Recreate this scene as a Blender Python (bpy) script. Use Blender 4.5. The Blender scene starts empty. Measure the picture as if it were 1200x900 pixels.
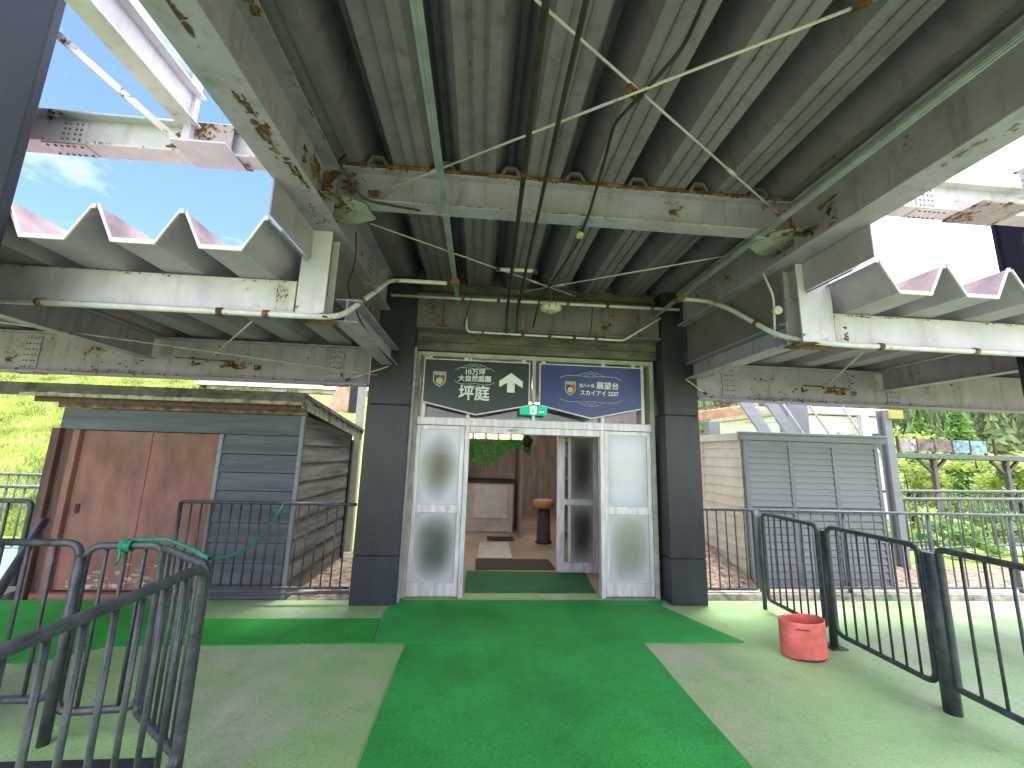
import bpy, bmesh, math, random
from mathutils import Vector, Matrix
random.seed(7)
S = bpy.context.scene
COL = S.collection
PI = math.pi

# ------------------------------------------------------------------ camera
cam_d = bpy.data.cameras.new('camera'); cam = bpy.data.objects.new('camera', cam_d); COL.objects.link(cam)
cam_d.sensor_width = 36; cam_d.lens = 36 * 464.8 / 1200; cam_d.clip_start = .05; cam_d.clip_end = 3000
yaw, pit, rol = math.radians(4.412), math.radians(9.881), math.radians(1.673)
f = Vector((math.sin(yaw) * math.cos(pit), math.cos(yaw) * math.cos(pit), math.sin(pit)))
r = Vector((math.cos(yaw), -math.sin(yaw), 0)); u = r.cross(f)
r2 = math.cos(rol) * r + math.sin(rol) * u; u2 = -math.sin(rol) * r + math.cos(rol) * u
cam.matrix_world = Matrix(((r2.x, u2.x, -f.x, 0), (r2.y, u2.y, -f.y, 0), (r2.z, u2.z, -f.z, 1.6), (0, 0, 0, 1)))
S.camera = cam

# ------------------------------------------------------------------ sky, sun, exposure
SUN_EL, SUN_AZ = math.radians(76), math.radians(35)       # azimuth clockwise from +Y
S.view_settings.view_transform = 'Standard'; S.view_settings.look = 'None'
S.view_settings.exposure = 2.5; S.view_settings.gamma = 1
W = bpy.data.worlds.new('World'); S.world = W; W.use_nodes = True
nt = W.node_tree; nt.nodes.clear()
def N(nt, t, **k):
    n = nt.nodes.new(t)
    for a, b in k.items():
        if a.startswith('i_'): n.inputs[a[2:].replace('_', ' ')].default_value = b
        else: setattr(n, a, b)
    return n
out = N(nt, 'ShaderNodeOutputWorld'); bg = N(nt, 'ShaderNodeBackground'); bg.inputs[1].default_value = .09
sky = N(nt, 'ShaderNodeTexSky', sky_type='NISHITA', sun_disc=False, sun_elevation=SUN_EL, sun_rotation=SUN_AZ, altitude=2500, air_density=.75, dust_density=.4, ozone_density=2.5)
tc = N(nt, 'ShaderNodeTexCoord'); mp = N(nt, 'ShaderNodeMapping'); mp.inputs['Scale'].default_value = (1.3, 1.3, 3.0)
nz = N(nt, 'ShaderNodeTexNoise'); nz.inputs['Scale'].default_value = 2.2; nz.inputs['Detail'].default_value = 8; nz.inputs['Roughness'].default_value = .6
sep = N(nt, 'ShaderNodeSeparateXYZ'); ma = N(nt, 'ShaderNodeMath', operation='MULTIPLY_ADD'); ma.inputs[1].default_value = .36
rp = N(nt, 'ShaderNodeValToRGB'); rp.color_ramp.elements[0].position = .16; rp.color_ramp.elements[1].position = .60
mx = N(nt, 'ShaderNodeMixRGB'); mx.inputs[2].default_value = (6.8, 6.9, 7.9, 1)
L = nt.links.new
L(tc.outputs['Generated'], mp.inputs[0]); L(mp.outputs[0], nz.inputs['Vector']); L(tc.outputs['Generated'], sep.inputs[0])
mb_ = N(nt, 'ShaderNodeMath', operation='MULTIPLY_ADD'); mb_.inputs[1].default_value = -.30  # heavier cloud added behind the camera, out of view, to light the terrace
L(sep.outputs['X'], ma.inputs[0]); L(nz.outputs[0], mb_.inputs[2]); L(sep.outputs['Y'], mb_.inputs[0]); L(mb_.outputs[0], ma.inputs[2]); L(ma.outputs[0], rp.inputs[0])
L(rp.outputs[0], mx.inputs[0]); L(sky.outputs[0], mx.inputs[1]); L(mx.outputs[0], bg.inputs[0]); L(bg.outputs[0], out.inputs[0])
sd = bpy.data.lights.new('sun', 'SUN'); sd.energy = 2.0; sd.angle = math.radians(24); sd.color = (1, .97, .93)
so = bpy.data.objects.new('sun', sd); COL.objects.link(so)
sv = Vector((math.sin(SUN_AZ) * math.cos(SUN_EL), math.cos(SUN_AZ) * math.cos(SUN_EL), math.sin(SUN_EL)))
so.rotation_euler = sv.to_track_quat('Z', 'Y').to_euler(); so.location = sv * 50

# ------------------------------------------------------------------ materials
def newmat(name):
    m = bpy.data.materials.new(name); m.use_nodes = True
    return m, m.node_tree, m.node_tree.nodes['Principled BSDF']
def c4(c): return (c[0], c[1], c[2], 1)
def plain(name, col, rough=.6, metal=0, vary=.12, scale=6, bump=.0, bscale=40, stretch=(1, 1, 1), **kw):
    """base colour with large and fine irregular variation and a fine relief"""
    m, t, b = newmat(name); l = t.links.new
    tc = N(t, 'ShaderNodeTexCoord'); mp = N(t, 'ShaderNodeMapping'); mp.inputs['Scale'].default_value = stretch
    l(tc.outputs['Object'], mp.inputs[0])
    n1 = N(t, 'ShaderNodeTexNoise'); n1.inputs['Scale'].default_value = scale; n1.inputs['Detail'].default_value = 6; n1.inputs['Roughness'].default_value = .65
    l(mp.outputs[0], n1.inputs['Vector'])
    hs = N(t, 'ShaderNodeMixRGB')
    d = [max(0, x * (1 - vary * 2.2)) for x in col]; br = [min(1, x * (1 + vary * 2.2)) for x in col]
    rr = N(t, 'ShaderNodeValToRGB'); rr.color_ramp.elements[0].position = .3; rr.color_ramp.elements[1].position = .72
    rr.color_ramp.elements[0].color = c4(d); rr.color_ramp.elements[1].color = c4(br)
    l(n1.outputs[0], rr.inputs[0]); l(rr.outputs[0], b.inputs['Base Color'])
    b.inputs['Roughness'].default_value = rough; b.inputs['Metallic'].default_value = metal
    for k, v in kw.items(): b.inputs[k.replace('_', ' ')].default_value = v
    if bump:
        n2 = N(t, 'ShaderNodeTexNoise'); n2.inputs['Scale'].default_value = bscale; n2.inputs['Detail'].default_value = 4
        l(mp.outputs[0], n2.inputs['Vector'])
        bp = N(t, 'ShaderNodeBump'); bp.inputs['Strength'].default_value = bump; bp.inputs['Distance'].default_value = .01
        l(n2.outputs[0], bp.inputs['Height']); l(bp.outputs[0], b.inputs['Normal'])
    return m
def steel(name, col, rust=.3, rough=.5, dirt=.35, scale=2.0):
    """old painted steel: chalky mottled paint, grime streaks, rust breaking through in patches with dark cores"""
    m, t, b = newmat(name); l = t.links.new
    tc = N(t, 'ShaderNodeTexCoord'); co = tc.outputs['Object']
    def noise(sc, det=8, ro=.65, vec=co):
        n = N(t, 'ShaderNodeTexNoise'); n.inputs['Scale'].default_value = sc; n.inputs['Detail'].default_value = det; n.inputs['Roughness'].default_value = ro
        l(vec, n.inputs['Vector']); return n.outputs[0]
    def ramp(v, p0, p1, c0=(0, 0, 0, 1), c1=(1, 1, 1, 1)):
        rr = N(t, 'ShaderNodeValToRGB'); e = rr.color_ramp.elements; e[0].position = p0; e[1].position = p1; e[0].color = c0; e[1].color = c1
        l(v, rr.inputs[0]); return rr.outputs[0]
    def mix(fac, a, bb, ty='MIX'):
        mm = N(t, 'ShaderNodeMixRGB', blend_type=ty)
        for s, v in ((0, fac), (1, a), (2, bb)):
            if isinstance(v, (int, float)): mm.inputs[s].default_value = v
            elif isinstance(v, tuple): mm.inputs[s].default_value = v
            else: l(v, mm.inputs[s])
        return mm.outputs[0]
    paint = ramp(noise(3.5), .3, .75, c4([x * .78 for x in col]), c4([min(1, x * 1.15) for x in col]))
    mp = N(t, 'ShaderNodeMapping'); mp.inputs['Scale'].default_value = (5, 5, .8); l(co, mp.inputs[0])
    grime = ramp(noise(2.2, 6, .6, mp.outputs[0]), .52, .8)
    gm = N(t, 'ShaderNodeMath', operation='MULTIPLY'); gm.inputs[1].default_value = dirt; l(grime, gm.inputs[0])
    paint = mix(gm.outputs[0], paint, c4((col[0] * .38, col[1] * .37, col[2] * .3)))
    big = noise(scale, 3, .5); fine = noise(scale * 9, 10, .75)
    ad = N(t, 'ShaderNodeMath', operation='MULTIPLY_ADD'); ad.inputs[1].default_value = .55; l(fine, ad.inputs[0])
    sc_ = N(t, 'ShaderNodeMath', operation='MULTIPLY'); sc_.inputs[1].default_value = .45; l(big, sc_.inputs[0]); l(sc_.outputs[0], ad.inputs[2])
    th = .645 - rust * .17
    halo = ramp(ad.outputs[0], th - .06, th + .03); core = ramp(ad.outputs[0], th, th + .02)
    hm = N(t, 'ShaderNodeMath', operation='MULTIPLY'); hm.inputs[1].default_value = .45; l(halo, hm.inputs[0])
    colr = mix(hm.outputs[0], paint, (.30, .17, .07, 1))
    rustc = ramp(noise(30), .35, .7, (.022, .010, .008, 1), (.16, .065, .03, 1))
    colr = mix(core, colr, rustc)
    l(colr, b.inputs['Base Color'])
    rg = ramp(core, 0, 1, (rough,) * 3 + (1,), (.95,) * 3 + (1,)); l(rg, b.inputs['Roughness'])
    bp = N(t, 'ShaderNodeBump'); bp.inputs['Strength'].default_value = .35; bp.inputs['Distance'].default_value = .004
    hh = mix(.5, core, noise(60, 3), 'ADD'); l(hh, bp.inputs['Height']); l(bp.outputs[0], b.inputs['Normal'])
    return m
def leafmat(name, col, tr=.45):
    m = plain(name, col, .6, vary=.3, scale=1.2); t = m.node_tree; b = t.nodes['Principled BSDF']
    src = b.inputs['Base Color'].links[0].from_socket
    tb = t.nodes.new('ShaderNodeBsdfTranslucent'); mx = t.nodes.new('ShaderNodeMixShader'); mx.inputs[0].default_value = tr
    t.links.new(src, tb.inputs[0]); o = t.nodes['Material Output']; t.links.new(b.outputs[0], mx.inputs[1]); t.links.new(tb.outputs[0], mx.inputs[2]); t.links.new(mx.outputs[0], o.inputs['Surface'])
    return m
def emit(name, col, s):
    m, t, b = newmat(name); b.inputs['Base Color'].default_value = c4(col); b.inputs['Emission Color'].default_value = c4(col); b.inputs['Emission Strength'].default_value = s
    return m
M = {}
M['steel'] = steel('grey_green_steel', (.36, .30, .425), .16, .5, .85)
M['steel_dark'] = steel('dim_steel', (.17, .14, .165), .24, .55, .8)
M['steel_rusty'] = steel('rusty_steel', (.38, .34, .34), .75, .6, .9, 3)
M['steel_white'] = steel('white_steel', (.62, .57, .67), .2, .45, .4)  # lilac put into the paint to offset green bounce light
M['steel_sky'] = steel('sky_lit_white_steel', (.60, .58, .60), .22, .45, .5)  # same white steel, tint eased where open sky lights it
M['steel_joint'] = steel('rusting_joint_steel', (.58, .54, .55), .5, .6, .7, 3)
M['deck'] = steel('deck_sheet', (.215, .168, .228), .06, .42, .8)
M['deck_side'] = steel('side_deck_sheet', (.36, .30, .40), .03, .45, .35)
M['trim'] = plain('pale_trim', (.62, .58, .58), .5, vary=.1, bump=.1)
M['red_roof'] = plain('faded_red_roof_sheet', (.34, .255, .275), .6, vary=.15)
M['navy'] = plain('navy_cladding', (.021, .024, .034), .42, vary=.22, scale=3, bump=.25, bscale=90, stretch=(1, 1, .35))
M['navy2'] = plain('shaded_column_navy', (.006, .009, .022), .85, vary=.12, scale=2, bump=.15)  # unseen shading from behind and above is put into this darker base
M['alu'] = plain('aluminium', (.62, .58, .63), .36, .25, vary=.14, scale=5, stretch=(4, 4, .6), bump=.04)
M['alu_cream'] = plain('old_cream_frame', (.42, .41, .35), .5, vary=.15, scale=5)
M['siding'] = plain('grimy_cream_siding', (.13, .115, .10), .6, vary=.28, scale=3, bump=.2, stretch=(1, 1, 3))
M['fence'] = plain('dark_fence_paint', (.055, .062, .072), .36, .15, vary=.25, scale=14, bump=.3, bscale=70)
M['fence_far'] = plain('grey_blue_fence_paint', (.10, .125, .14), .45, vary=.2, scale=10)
M['conduit'] = steel('zinc_conduit', (.66, .62, .66), .3, .42, .4, 6)
M['galv'] = plain('galvanised_strip', (.33, .325, .37), .4, .3, vary=.15, scale=6, bump=.06)
M['cable'] = plain('black_cable', (.022, .018, .017), .55, vary=.3, scale=10, bump=.2)
M['rod'] = steel('brace_rod', (.50, .43, .50), .22, .5, .4, 8)
M['rust'] = steel('solid_rust', (.25, .12, .07), 1.0, .9, .5, 6)
M['door_red'] = plain('oxide_red_door', (.235, .108, .088), .68, vary=.17, scale=2.6, stretch=(1.6, 1, .7), bump=.15, bscale=25)
M['frame_brown'] = plain('brown_frame_wood', (.10, .048, .042), .65, vary=.28, scale=4, stretch=(3, 3, .5), bump=.2)
M['plank_blue'] = plain('blue_grey_plank', (.095, .10, .128), .6, vary=.2, scale=3, stretch=(.4, 1, 4), bump=.35, bscale=18)
M['plank_side'] = plain('bare_grey_brown_plank', (.16, .145, .13), .8, vary=.32, scale=3, stretch=(1, .4, 4), bump=.4, bscale=16)
M['roofwood'] = plain('weathered_roof_edge', (.12, .105, .10), .85, vary=.35, scale=5, bump=.5)
M['peel'] = plain('peeling_cream_board', (.36, .33, .25), .8, vary=.35, scale=9, bump=.5)
M['redbrown'] = plain('worn_redbrown_batten', (.21, .115, .085), .8, vary=.4, scale=9, bump=.4)
M['slat'] = plain('blue_grey_slat', (.27, .28, .315), .5, vary=.08, scale=2, stretch=(.4, 1, 3), bump=.1)
M['slat_frame'] = plain('blue_grey_frame', (.22, .23, .265), .45, vary=.07, scale=2)
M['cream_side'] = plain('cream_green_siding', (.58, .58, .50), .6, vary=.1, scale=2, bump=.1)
M['bucket'] = plain('faded_red_plastic', (.74, .16, .13), .5, vary=.14, scale=7, bump=.15, bscale=20)
M['rope'] = plain('green_rope', (.01, .22, .13), .7, vary=.2, scale=40, bump=.6, bscale=150)
M['white'] = plain('white_plastic', (.6, .6, .56), .45, vary=.08, scale=20)
M['yellowed'] = plain('yellowed_plastic', (.42, .38, .17), .5, vary=.3, scale=30)
M['black'] = plain('black_rubber', (.015, .016, .017), .7, vary=.2)
M['dirt'] = plain('dirt_gravel', (.20, .155, .115), .95, vary=.45, scale=14, bump=1.0, bscale=35)
M['stone'] = plain('pale_stone', (.38, .35, .30), .9, vary=.3, scale=8, bump=.7, bscale=12)
M['timber'] = plain('peach_timber', (.55, .33, .2), .7, vary=.15)
M['lt_wall'] = plain('white_boarding', (.74, .73, .74), .6, vary=.04, scale=3)
M['house_pink'] = plain('pale_pink_wall', (.62, .48, .44), .7, vary=.1)
M['orange_roof'] = plain('pale_orange_roof', (.50, .33, .25), .7, vary=.25, scale=1.5)
M['tile_floor'] = plain('beige_tile', (.42, .33, .27), .35, vary=.1, scale=2)
M['paleboard'] = plain('pale_board', (.58, .55, .53), .6, vary=.08)
M['darkmat'] = plain('dark_grey_mat', (.06, .055, .05), .95, vary=.2, scale=60, bump=.6, bscale=200)
M['brownwall'] = plain('brown_panel', (.34, .285, .24), .5, vary=.2, scale=3, stretch=(3, 3, .5))
M['intwall'] = plain('interior_wall', (.50, .45, .41), .7, vary=.1)
M['orange'] = plain('orange_seat', (.42, .20, .12), .6, vary=.1)
M['soil'] = plain('forest_floor', (.07, .09, .03), .95, vary=.3, scale=.3)
M['bark'] = plain('bark', (.11, .095, .085), .9, vary=.3, scale=10, bump=.5, stretch=(3, 3, .6))
M['leaf_y'] = leafmat('yellow_green_leaves', (.46, .55, .16))
M['leaf_g'] = leafmat('fresh_green_leaves', (.22, .38, .10))
M['fir'] = plain('haze_lightened_fir_needles', (.15, .20, .08), .8, vary=.35, scale=.35)  # needle green lightened in place of distance haze
M['grass_b'] = leafmat('grass_blades', (.34, .42, .09))
M['flower'] = leafmat('pale_garden_leaves', (.30, .40, .14))
M['sign_black'] = plain('black_green_sign_face', (.012, .022, .024), .3, vary=.12, scale=2)
M['sign_blue'] = plain('blue_sign_face', (.022, .048, .20), .3, vary=.18, scale=1.6)
M['ink'] = plain('white_sign_ink', (.72, .74, .74), .5, vary=.02)
M['ink_dim'] = plain('grey_sign_ink', (.42, .45, .47), .5, vary=.02)
M['red'] = plain('crest_red', (.45, .03, .03), .5, vary=.04)
M['crest_dark'] = plain('crest_dark', (.03, .05, .04), .5, vary=.04)
M['crest_gold'] = plain('crest_gold', (.55, .48, .16), .5, vary=.06)
M['exit_green'] = emit('exit_sign_green', (.0, .28, .16), .25)
M['exit_pale'] = emit('exit_sign_pale', (.45, .75, .45), .35)
M['warm'] = emit('lit_warm_panel', (1, .66, .34), .5)
M['lamp'] = emit('ceiling_lamp', (1, .9, .78), 14)
M['poster1'] = plain('picture_brown', (.17, .125, .11), .6, vary=.5, scale=6)
M['poster2'] = plain('picture_blue', (.15, .24, .30), .6, vary=.8, scale=7)
M['poster3'] = plain('picture_pale', (.32, .32, .34), .6, vary=.4, scale=9)
M['garland'] = plain('bright_green_garland', (.03, .28, .04), .5, vary=.3, scale=9)
M['mint'] = plain('mint_paint_ground', (.17, .27, .19), .6, vary=.12, scale=1.4, bump=.15)

def glass(name, tint, rough, diff=.0):
    m, t, b = newmat(name)
    b.inputs['Base Color'].default_value = c4(tint); b.inputs['Roughness'].default_value = rough
    b.inputs['Transmission Weight'].default_value = 1 - diff; b.inputs['IOR'].default_value = 1.45
    return m
M['glass'] = glass('clear_glass', (.75, .8, .8), .02, .0)
M['frost'] = glass('frosted_film_glass', (.86, .89, .97), .3, .6)
M['frost_dk'] = glass('hazy_glass', (.55, .60, .60), .22, .3)

def blur_pane(name, centre, edge, power=2.2, rough=.12):
    # opaque pane: the blurred dark view and pale haze are painted into its colour
    m, t, b = newmat(name); l = t.links.new
    tc = N(t, 'ShaderNodeTexCoord'); sp = N(t, 'ShaderNodeSeparateXYZ'); l(tc.outputs['Generated'], sp.inputs[0])
    def ax(o):
        a = N(t, 'ShaderNodeMath', operation='MULTIPLY_ADD'); a.inputs[1].default_value = 2; a.inputs[2].default_value = -1; l(o, a.inputs[0])
        c = N(t, 'ShaderNodeMath', operation='ABSOLUTE'); l(a.outputs[0], c.inputs[0])
        p = N(t, 'ShaderNodeMath', operation='POWER'); p.inputs[1].default_value = power * 1.6; l(c.outputs[0], p.inputs[0]); return p.outputs[0]
    ad = N(t, 'ShaderNodeMath', operation='ADD', use_clamp=True); l(ax(sp.outputs['X']), ad.inputs[0]); l(ax(sp.outputs['Z']), ad.inputs[1])
    n = N(t, 'ShaderNodeTexNoise'); n.inputs['Scale'].default_value = 2.2; l(tc.outputs['Generated'], n.inputs['Vector'])
    a2 = N(t, 'ShaderNodeMath', operation='MULTIPLY_ADD', use_clamp=True); a2.inputs[1].default_value = .5; l(n.outputs[0], a2.inputs[0]); a2.inputs[2].default_value = -.24
    a3 = N(t, 'ShaderNodeMath', operation='ADD', use_clamp=True); l(ad.outputs[0], a3.inputs[0]); l(a2.outputs[0], a3.inputs[1])
    mx = N(t, 'ShaderNodeMixRGB'); l(a3.outputs[0], mx.inputs[0]); mx.inputs[1].default_value = c4(centre); mx.inputs[2].default_value = c4(edge)
    l(mx.outputs[0], b.inputs['Base Color']); b.inputs['Roughness'].default_value = rough; b.inputs['Coat Weight'].default_value = .4
    return m
M['pane_ul'] = blur_pane('blur_pane_dark_middle', (.085, .08, .085), (.56, .56, .64), 1.2)
M['pane_ll'] = blur_pane('blur_pane_green_middle', (.075, .09, .08), (.46, .46, .49), 1.7)
M['pane_ur'] = blur_pane('blur_pane_pale', (.70, .71, .82), (.52, .52, .60), 3)
M['pane_lr'] = blur_pane('blur_pane_grey_green', (.24, .26, .22), (.50, .50, .52), 1.8)
M['pane_in'] = blur_pane('blur_inner_pane', (.06, .05, .045), (.30, .29, .30), 2.0)
# turf carpet
def carpet_mat(name, col):
    m, t, b = newmat(name); l = t.links.new
    tc = N(t, 'ShaderNodeTexCoord')
    a = N(t, 'ShaderNodeTexNoise'); a.inputs['Scale'].default_value = 1.3; a.inputs['Detail'].default_value = 7; a.inputs['Roughness'].default_value = .6
    c = N(t, 'ShaderNodeTexNoise'); c.inputs['Scale'].default_value = 170; c.inputs['Detail'].default_value = 3
    l(tc.outputs['Object'], a.inputs['Vector']); l(tc.outputs['Object'], c.inputs['Vector'])
    r1 = N(t, 'ShaderNodeValToRGB'); r1.color_ramp.elements[0].position = .3; r1.color_ramp.elements[1].position = .75
    r1.color_ramp.elements[0].color = c4([x * .62 for x in col]); r1.color_ramp.elements[1].color = c4([x * 1.22 + .006 for x in col])
    r2 = N(t, 'ShaderNodeValToRGB'); r2.color_ramp.elements[0].position = .38; r2.color_ramp.elements[1].position = .62
    r2.color_ramp.elements[0].color = (.68, .68, .68, 1); r2.color_ramp.elements[1].color = (1.18, 1.18, 1.18, 1)
    l(a.outputs[0], r1.inputs[0]); l(c.outputs[0], r2.inputs[0])
    mm = N(t, 'ShaderNodeMixRGB', blend_type='MULTIPLY'); mm.inputs[0].default_value = 1
    l(r1.outputs[0], mm.inputs[1]); l(r2.outputs[0], mm.inputs[2]); l(mm.outputs[0], b.inputs['Base Color'])
    b.inputs['Roughness'].default_value = .85
    bp = N(t, 'ShaderNodeBump'); bp.inputs['Strength'].default_value = .8; bp.inputs['Distance'].default_value = .006
    l(c.outputs[0], bp.inputs['Height']); l(bp.outputs[0], b.inputs['Normal'])
    return m
M['carpet'] = carpet_mat('green_turf_carpet', (.022, .37, .060))
M['carpet2'] = carpet_mat('bright_turf_carpet', (.024, .36, .035))
M['carpet3'] = carpet_mat('worn_turf_mat', (.02, .17, .05))

# painted concrete: green paint worn down to sandy concrete in clouds and scuffs
def floor_mat():
    m, t, b = newmat('worn_green_painted_concrete'); l = t.links.new
    tc = N(t, 'ShaderNodeTexCoord'); co = tc.outputs['Object']
    def noise(sc, det=8, ro=.6):
        n = N(t, 'ShaderNodeTexNoise'); n.inputs['Scale'].default_value = sc; n.inputs['Detail'].default_value = det; n.inputs['Roughness'].default_value = ro
        l(co, n.inputs['Vector']); return n.outputs[0]
    def ramp(v, p0, p1, c0, c1):
        rr = N(t, 'ShaderNodeValToRGB'); e = rr.color_ramp.elements; e[0].position = p0; e[1].position = p1; e[0].color = c4(c0); e[1].color = c4(c1)
        l(v, rr.inputs[0]); return rr.outputs[0]
    green = ramp(noise(1.6), .3, .7, (.235, .41, .16), (.34, .50, .235))
    bare = ramp(noise(7), .3, .7, (.40, .43, .31), (.50, .52, .41))
    wear = ramp(noise(.9, 10, .62), .49, .64, (0, 0, 0), (.85, .85, .85))
    m1 = N(t, 'ShaderNodeMixRGB'); l(wear, m1.inputs[0]); l(green, m1.inputs[1]); l(bare, m1.inputs[2])
    sp = ramp(noise(60, 8, .8), .48, .66, (1.06, 1.06, 1.06), (.66, .66, .64))
    m2 = N(t, 'ShaderNodeMixRGB', blend_type='MULTIPLY'); m2.inputs[0].default_value = 1; l(m1.outputs[0], m2.inputs[1]); l(sp, m2.inputs[2])
    st = ramp(noise(3.1, 12, .78), .54, .70, (1, 1, 1), (.66, .66, .60))
    m3 = N(t, 'ShaderNodeMixRGB', blend_type='MULTIPLY'); m3.inputs[0].default_value = .8; l(m2.outputs[0], m3.inputs[1]); l(st, m3.inputs[2])
    l(m3.outputs[0], b.inputs['Base Color'])
    rg = ramp(noise(3), .35, .7, (.42,) * 3, (.68,) * 3); l(rg, b.inputs['Roughness'])
    bp = N(t, 'ShaderNodeBump'); bp.inputs['Strength'].default_value = .7; bp.inputs['Distance'].default_value = .006
    l(noise(28, 10, .8), bp.inputs['Height']); l(bp.outputs[0], b.inputs['Normal'])
    return m
M['floor'] = floor_mat()
def ground_mat():
    m, t, b = newmat('grassy_ground'); l = t.links.new
    tc = N(t, 'ShaderNodeTexCoord'); co = tc.outputs['Object']
    def noise(sc, det=8, ro=.65):
        n = N(t, 'ShaderNodeTexNoise'); n.inputs['Scale'].default_value = sc; n.inputs['Detail'].default_value = det; n.inputs['Roughness'].default_value = ro
        l(co, n.inputs['Vector']); return n.outputs[0]
    def ramp(v, p0, p1, c0, c1):
        rr = N(t, 'ShaderNodeValToRGB'); e = rr.color_ramp.elements; e[0].position = p0; e[1].position = p1; e[0].color = c4(c0); e[1].color = c4(c1)
        l(v, rr.inputs[0]); return rr.outputs[0]
    g = ramp(noise(1.1), .32, .68, (.20, .28, .05), (.38, .43, .11))
    straw = ramp(noise(3.5), .55, .7, (0, 0, 0), (.6, .6, .6))
    m1 = N(t, 'ShaderNodeMixRGB'); l(straw, m1.inputs[0]); l(g, m1.inputs[1]); m1.inputs[2].default_value = (.30, .27, .12, 1)
    l(m1.outputs[0], b.inputs['Base Color']); b.inputs['Roughness'].default_value = .95
    bp = N(t, 'ShaderNodeBump'); bp.inputs['Strength'].default_value = 1; bp.inputs['Distance'].default_value = .08
    l(noise(9, 8, .75), bp.inputs['Height']); l(bp.outputs[0], b.inputs['Normal'])
    return m
M['ground'] = ground_mat()

# ------------------------------------------------------------------ builders
def wloc(o):
    v = Vector((0, 0, 0))
    while o: v = v + o.location; o = o.parent
    return v
class MB:
    def __init__(s): s.v = []; s.f = []; s.sm = []
    def box(s, x0, x1, y0, y1, z0, z1):
        n = len(s.v)
        s.v += [(x0, y0, z0), (x1, y0, z0), (x1, y1, z0), (x0, y1, z0), (x0, y0, z1), (x1, y0, z1), (x1, y1, z1), (x0, y1, z1)]
        s.f += [(n, n + 3, n + 2, n + 1), (n + 4, n + 5, n + 6, n + 7), (n, n + 1, n + 5, n + 4), (n + 1, n + 2, n + 6, n + 5), (n + 2, n + 3, n + 7, n + 6), (n + 3, n, n + 4, n + 7)]
        s.sm += [0] * 6; return s
    def bar(s, a, b, w, h, up=(0, 0, 1)):
        """rectangular bar between two points, w across, h along 'up'"""
        a, b = Vector(a), Vector(b); d = (b - a).normalized(); up = Vector(up)
        if abs(d.dot(up)) > .99: up = Vector((1, 0, 0))
        x = d.cross(up).normalized(); y = x.cross(d).normalized(); n = len(s.v)
        for p in (a, b):
            for i, j in ((-1, -1), (1, -1), (1, 1), (-1, 1)): s.v.append(tuple(p + x * i * w / 2 + y * j * h / 2))
        s.f += [(n, n + 1, n + 2, n + 3), (n + 7, n + 6, n + 5, n + 4)] + [(n + i, n + 4 + i, n + 4 + (i + 1) % 4, n + (i + 1) % 4) for i in range(4)]
        s.sm += [0] * 6; return s
    def tube(s, pts, rad, seg=8, closed=False):
        pts = [Vector(p) for p in pts]; k = len(pts); base = len(s.v); rads = rad if isinstance(rad, (list, tuple)) else [rad] * k
        prev = None
        for i, p in enumerate(pts):
            if closed: d = (pts[(i + 1) % k] - pts[i - 1]).normalized()
            else: d = (pts[min(i + 1, k - 1)] - pts[max(i - 1, 0)]).normalized()
            if prev is None:
                a = Vector((0, 0, 1)) if abs(d.z) < .9 else Vector((1, 0, 0)); x = d.cross(a).normalized()
            else: x = (prev - d * prev.dot(d)).normalized()
            prev = x; y = d.cross(x)
            for j in range(seg):
                t = 2 * PI * j / seg; s.v.append(tuple(p + (x * math.cos(t) + y * math.sin(t)) * rads[i]))
        for i in range(k if closed else k - 1):
            a = base + i * seg; b = base + ((i + 1) % k) * seg
            for j in range(seg): s.f.append((a + j, a + (j + 1) % seg, b + (j + 1) % seg, b + j)); s.sm.append(1)
        if not closed:
            s.f.append(tuple(base + j for j in reversed(range(seg)))); s.f.append(tuple(base + (k - 1) * seg + j for j in range(seg))); s.sm += [0, 0]
        return s
    def prism(s, pts, d):
        """closed polygon pts (3-D, planar) extruded by vector d"""
        n = len(s.v); k = len(pts); d = Vector(d)
        s.v += [tuple(p) for p in pts] + [tuple(Vector(p) + d) for p in pts]
        s.f += [tuple(range(n, n + k)), tuple(reversed(range(n + k, n + 2 * k)))] + [(n + i, n + k + i, n + k + (i + 1) % k, n + (i + 1) % k) for i in range(k)]
        s.sm += [0] * (k + 2); return s
    def quad(s, a, b, c, d):
        n = len(s.v); s.v += [tuple(a), tuple(b), tuple(c), tuple(d)]; s.f.append((n, n + 1, n + 2, n + 3)); s.sm.append(0); return s
    def build(s, name, mat, parent=None, bevel=0, kind=None, label=None):
        o0 = wloc(parent) if parent else Vector((0, 0, 0))
        me = bpy.data.meshes.new(name)
        me.from_pydata([(x - o0.x, y - o0.y, z - o0.z) for x, y, z in s.v], [], s.f)
        me.materials.append(M[mat] if isinstance(mat, str) else mat)
        for p, q in zip(me.polygons, s.sm): p.use_smooth = bool(q)
        bm = bmesh.new(); bm.from_mesh(me); bmesh.ops.recalc_face_normals(bm, faces=bm.faces[:])
        if bevel:
            es = [e for e in bm.edges if len(e.link_faces) == 2 and e.calc_face_angle(0) > .6 and not e.smooth == False]
            bmesh.ops.bevel(bm, geom=es, offset=bevel, segments=1, affect='EDGES', clamp_overlap=True)
        bm.to_mesh(me); bm.free()
        o = bpy.data.objects.new(name, me); COL.objects.link(o)
        if parent: o.parent = parent
        if kind: o['kind'] = kind
        if label: o['label'] = label
        return o
def thing(name, label, cat, loc=(0, 0, 0), group=None):
    o = bpy.data.objects.new(name, None); COL.objects.link(o); o.location = loc; o.empty_display_size = .1
    o['label'] = label; o['category'] = cat
    if group: o['group'] = group
    return o
def tag(o, label, cat, group=None):
    o['label'] = label; o['category'] = cat
    if group: o['group'] = group
    return o
def struct(name, mb, mat): return mb.build(name, mat, kind='structure')
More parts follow.
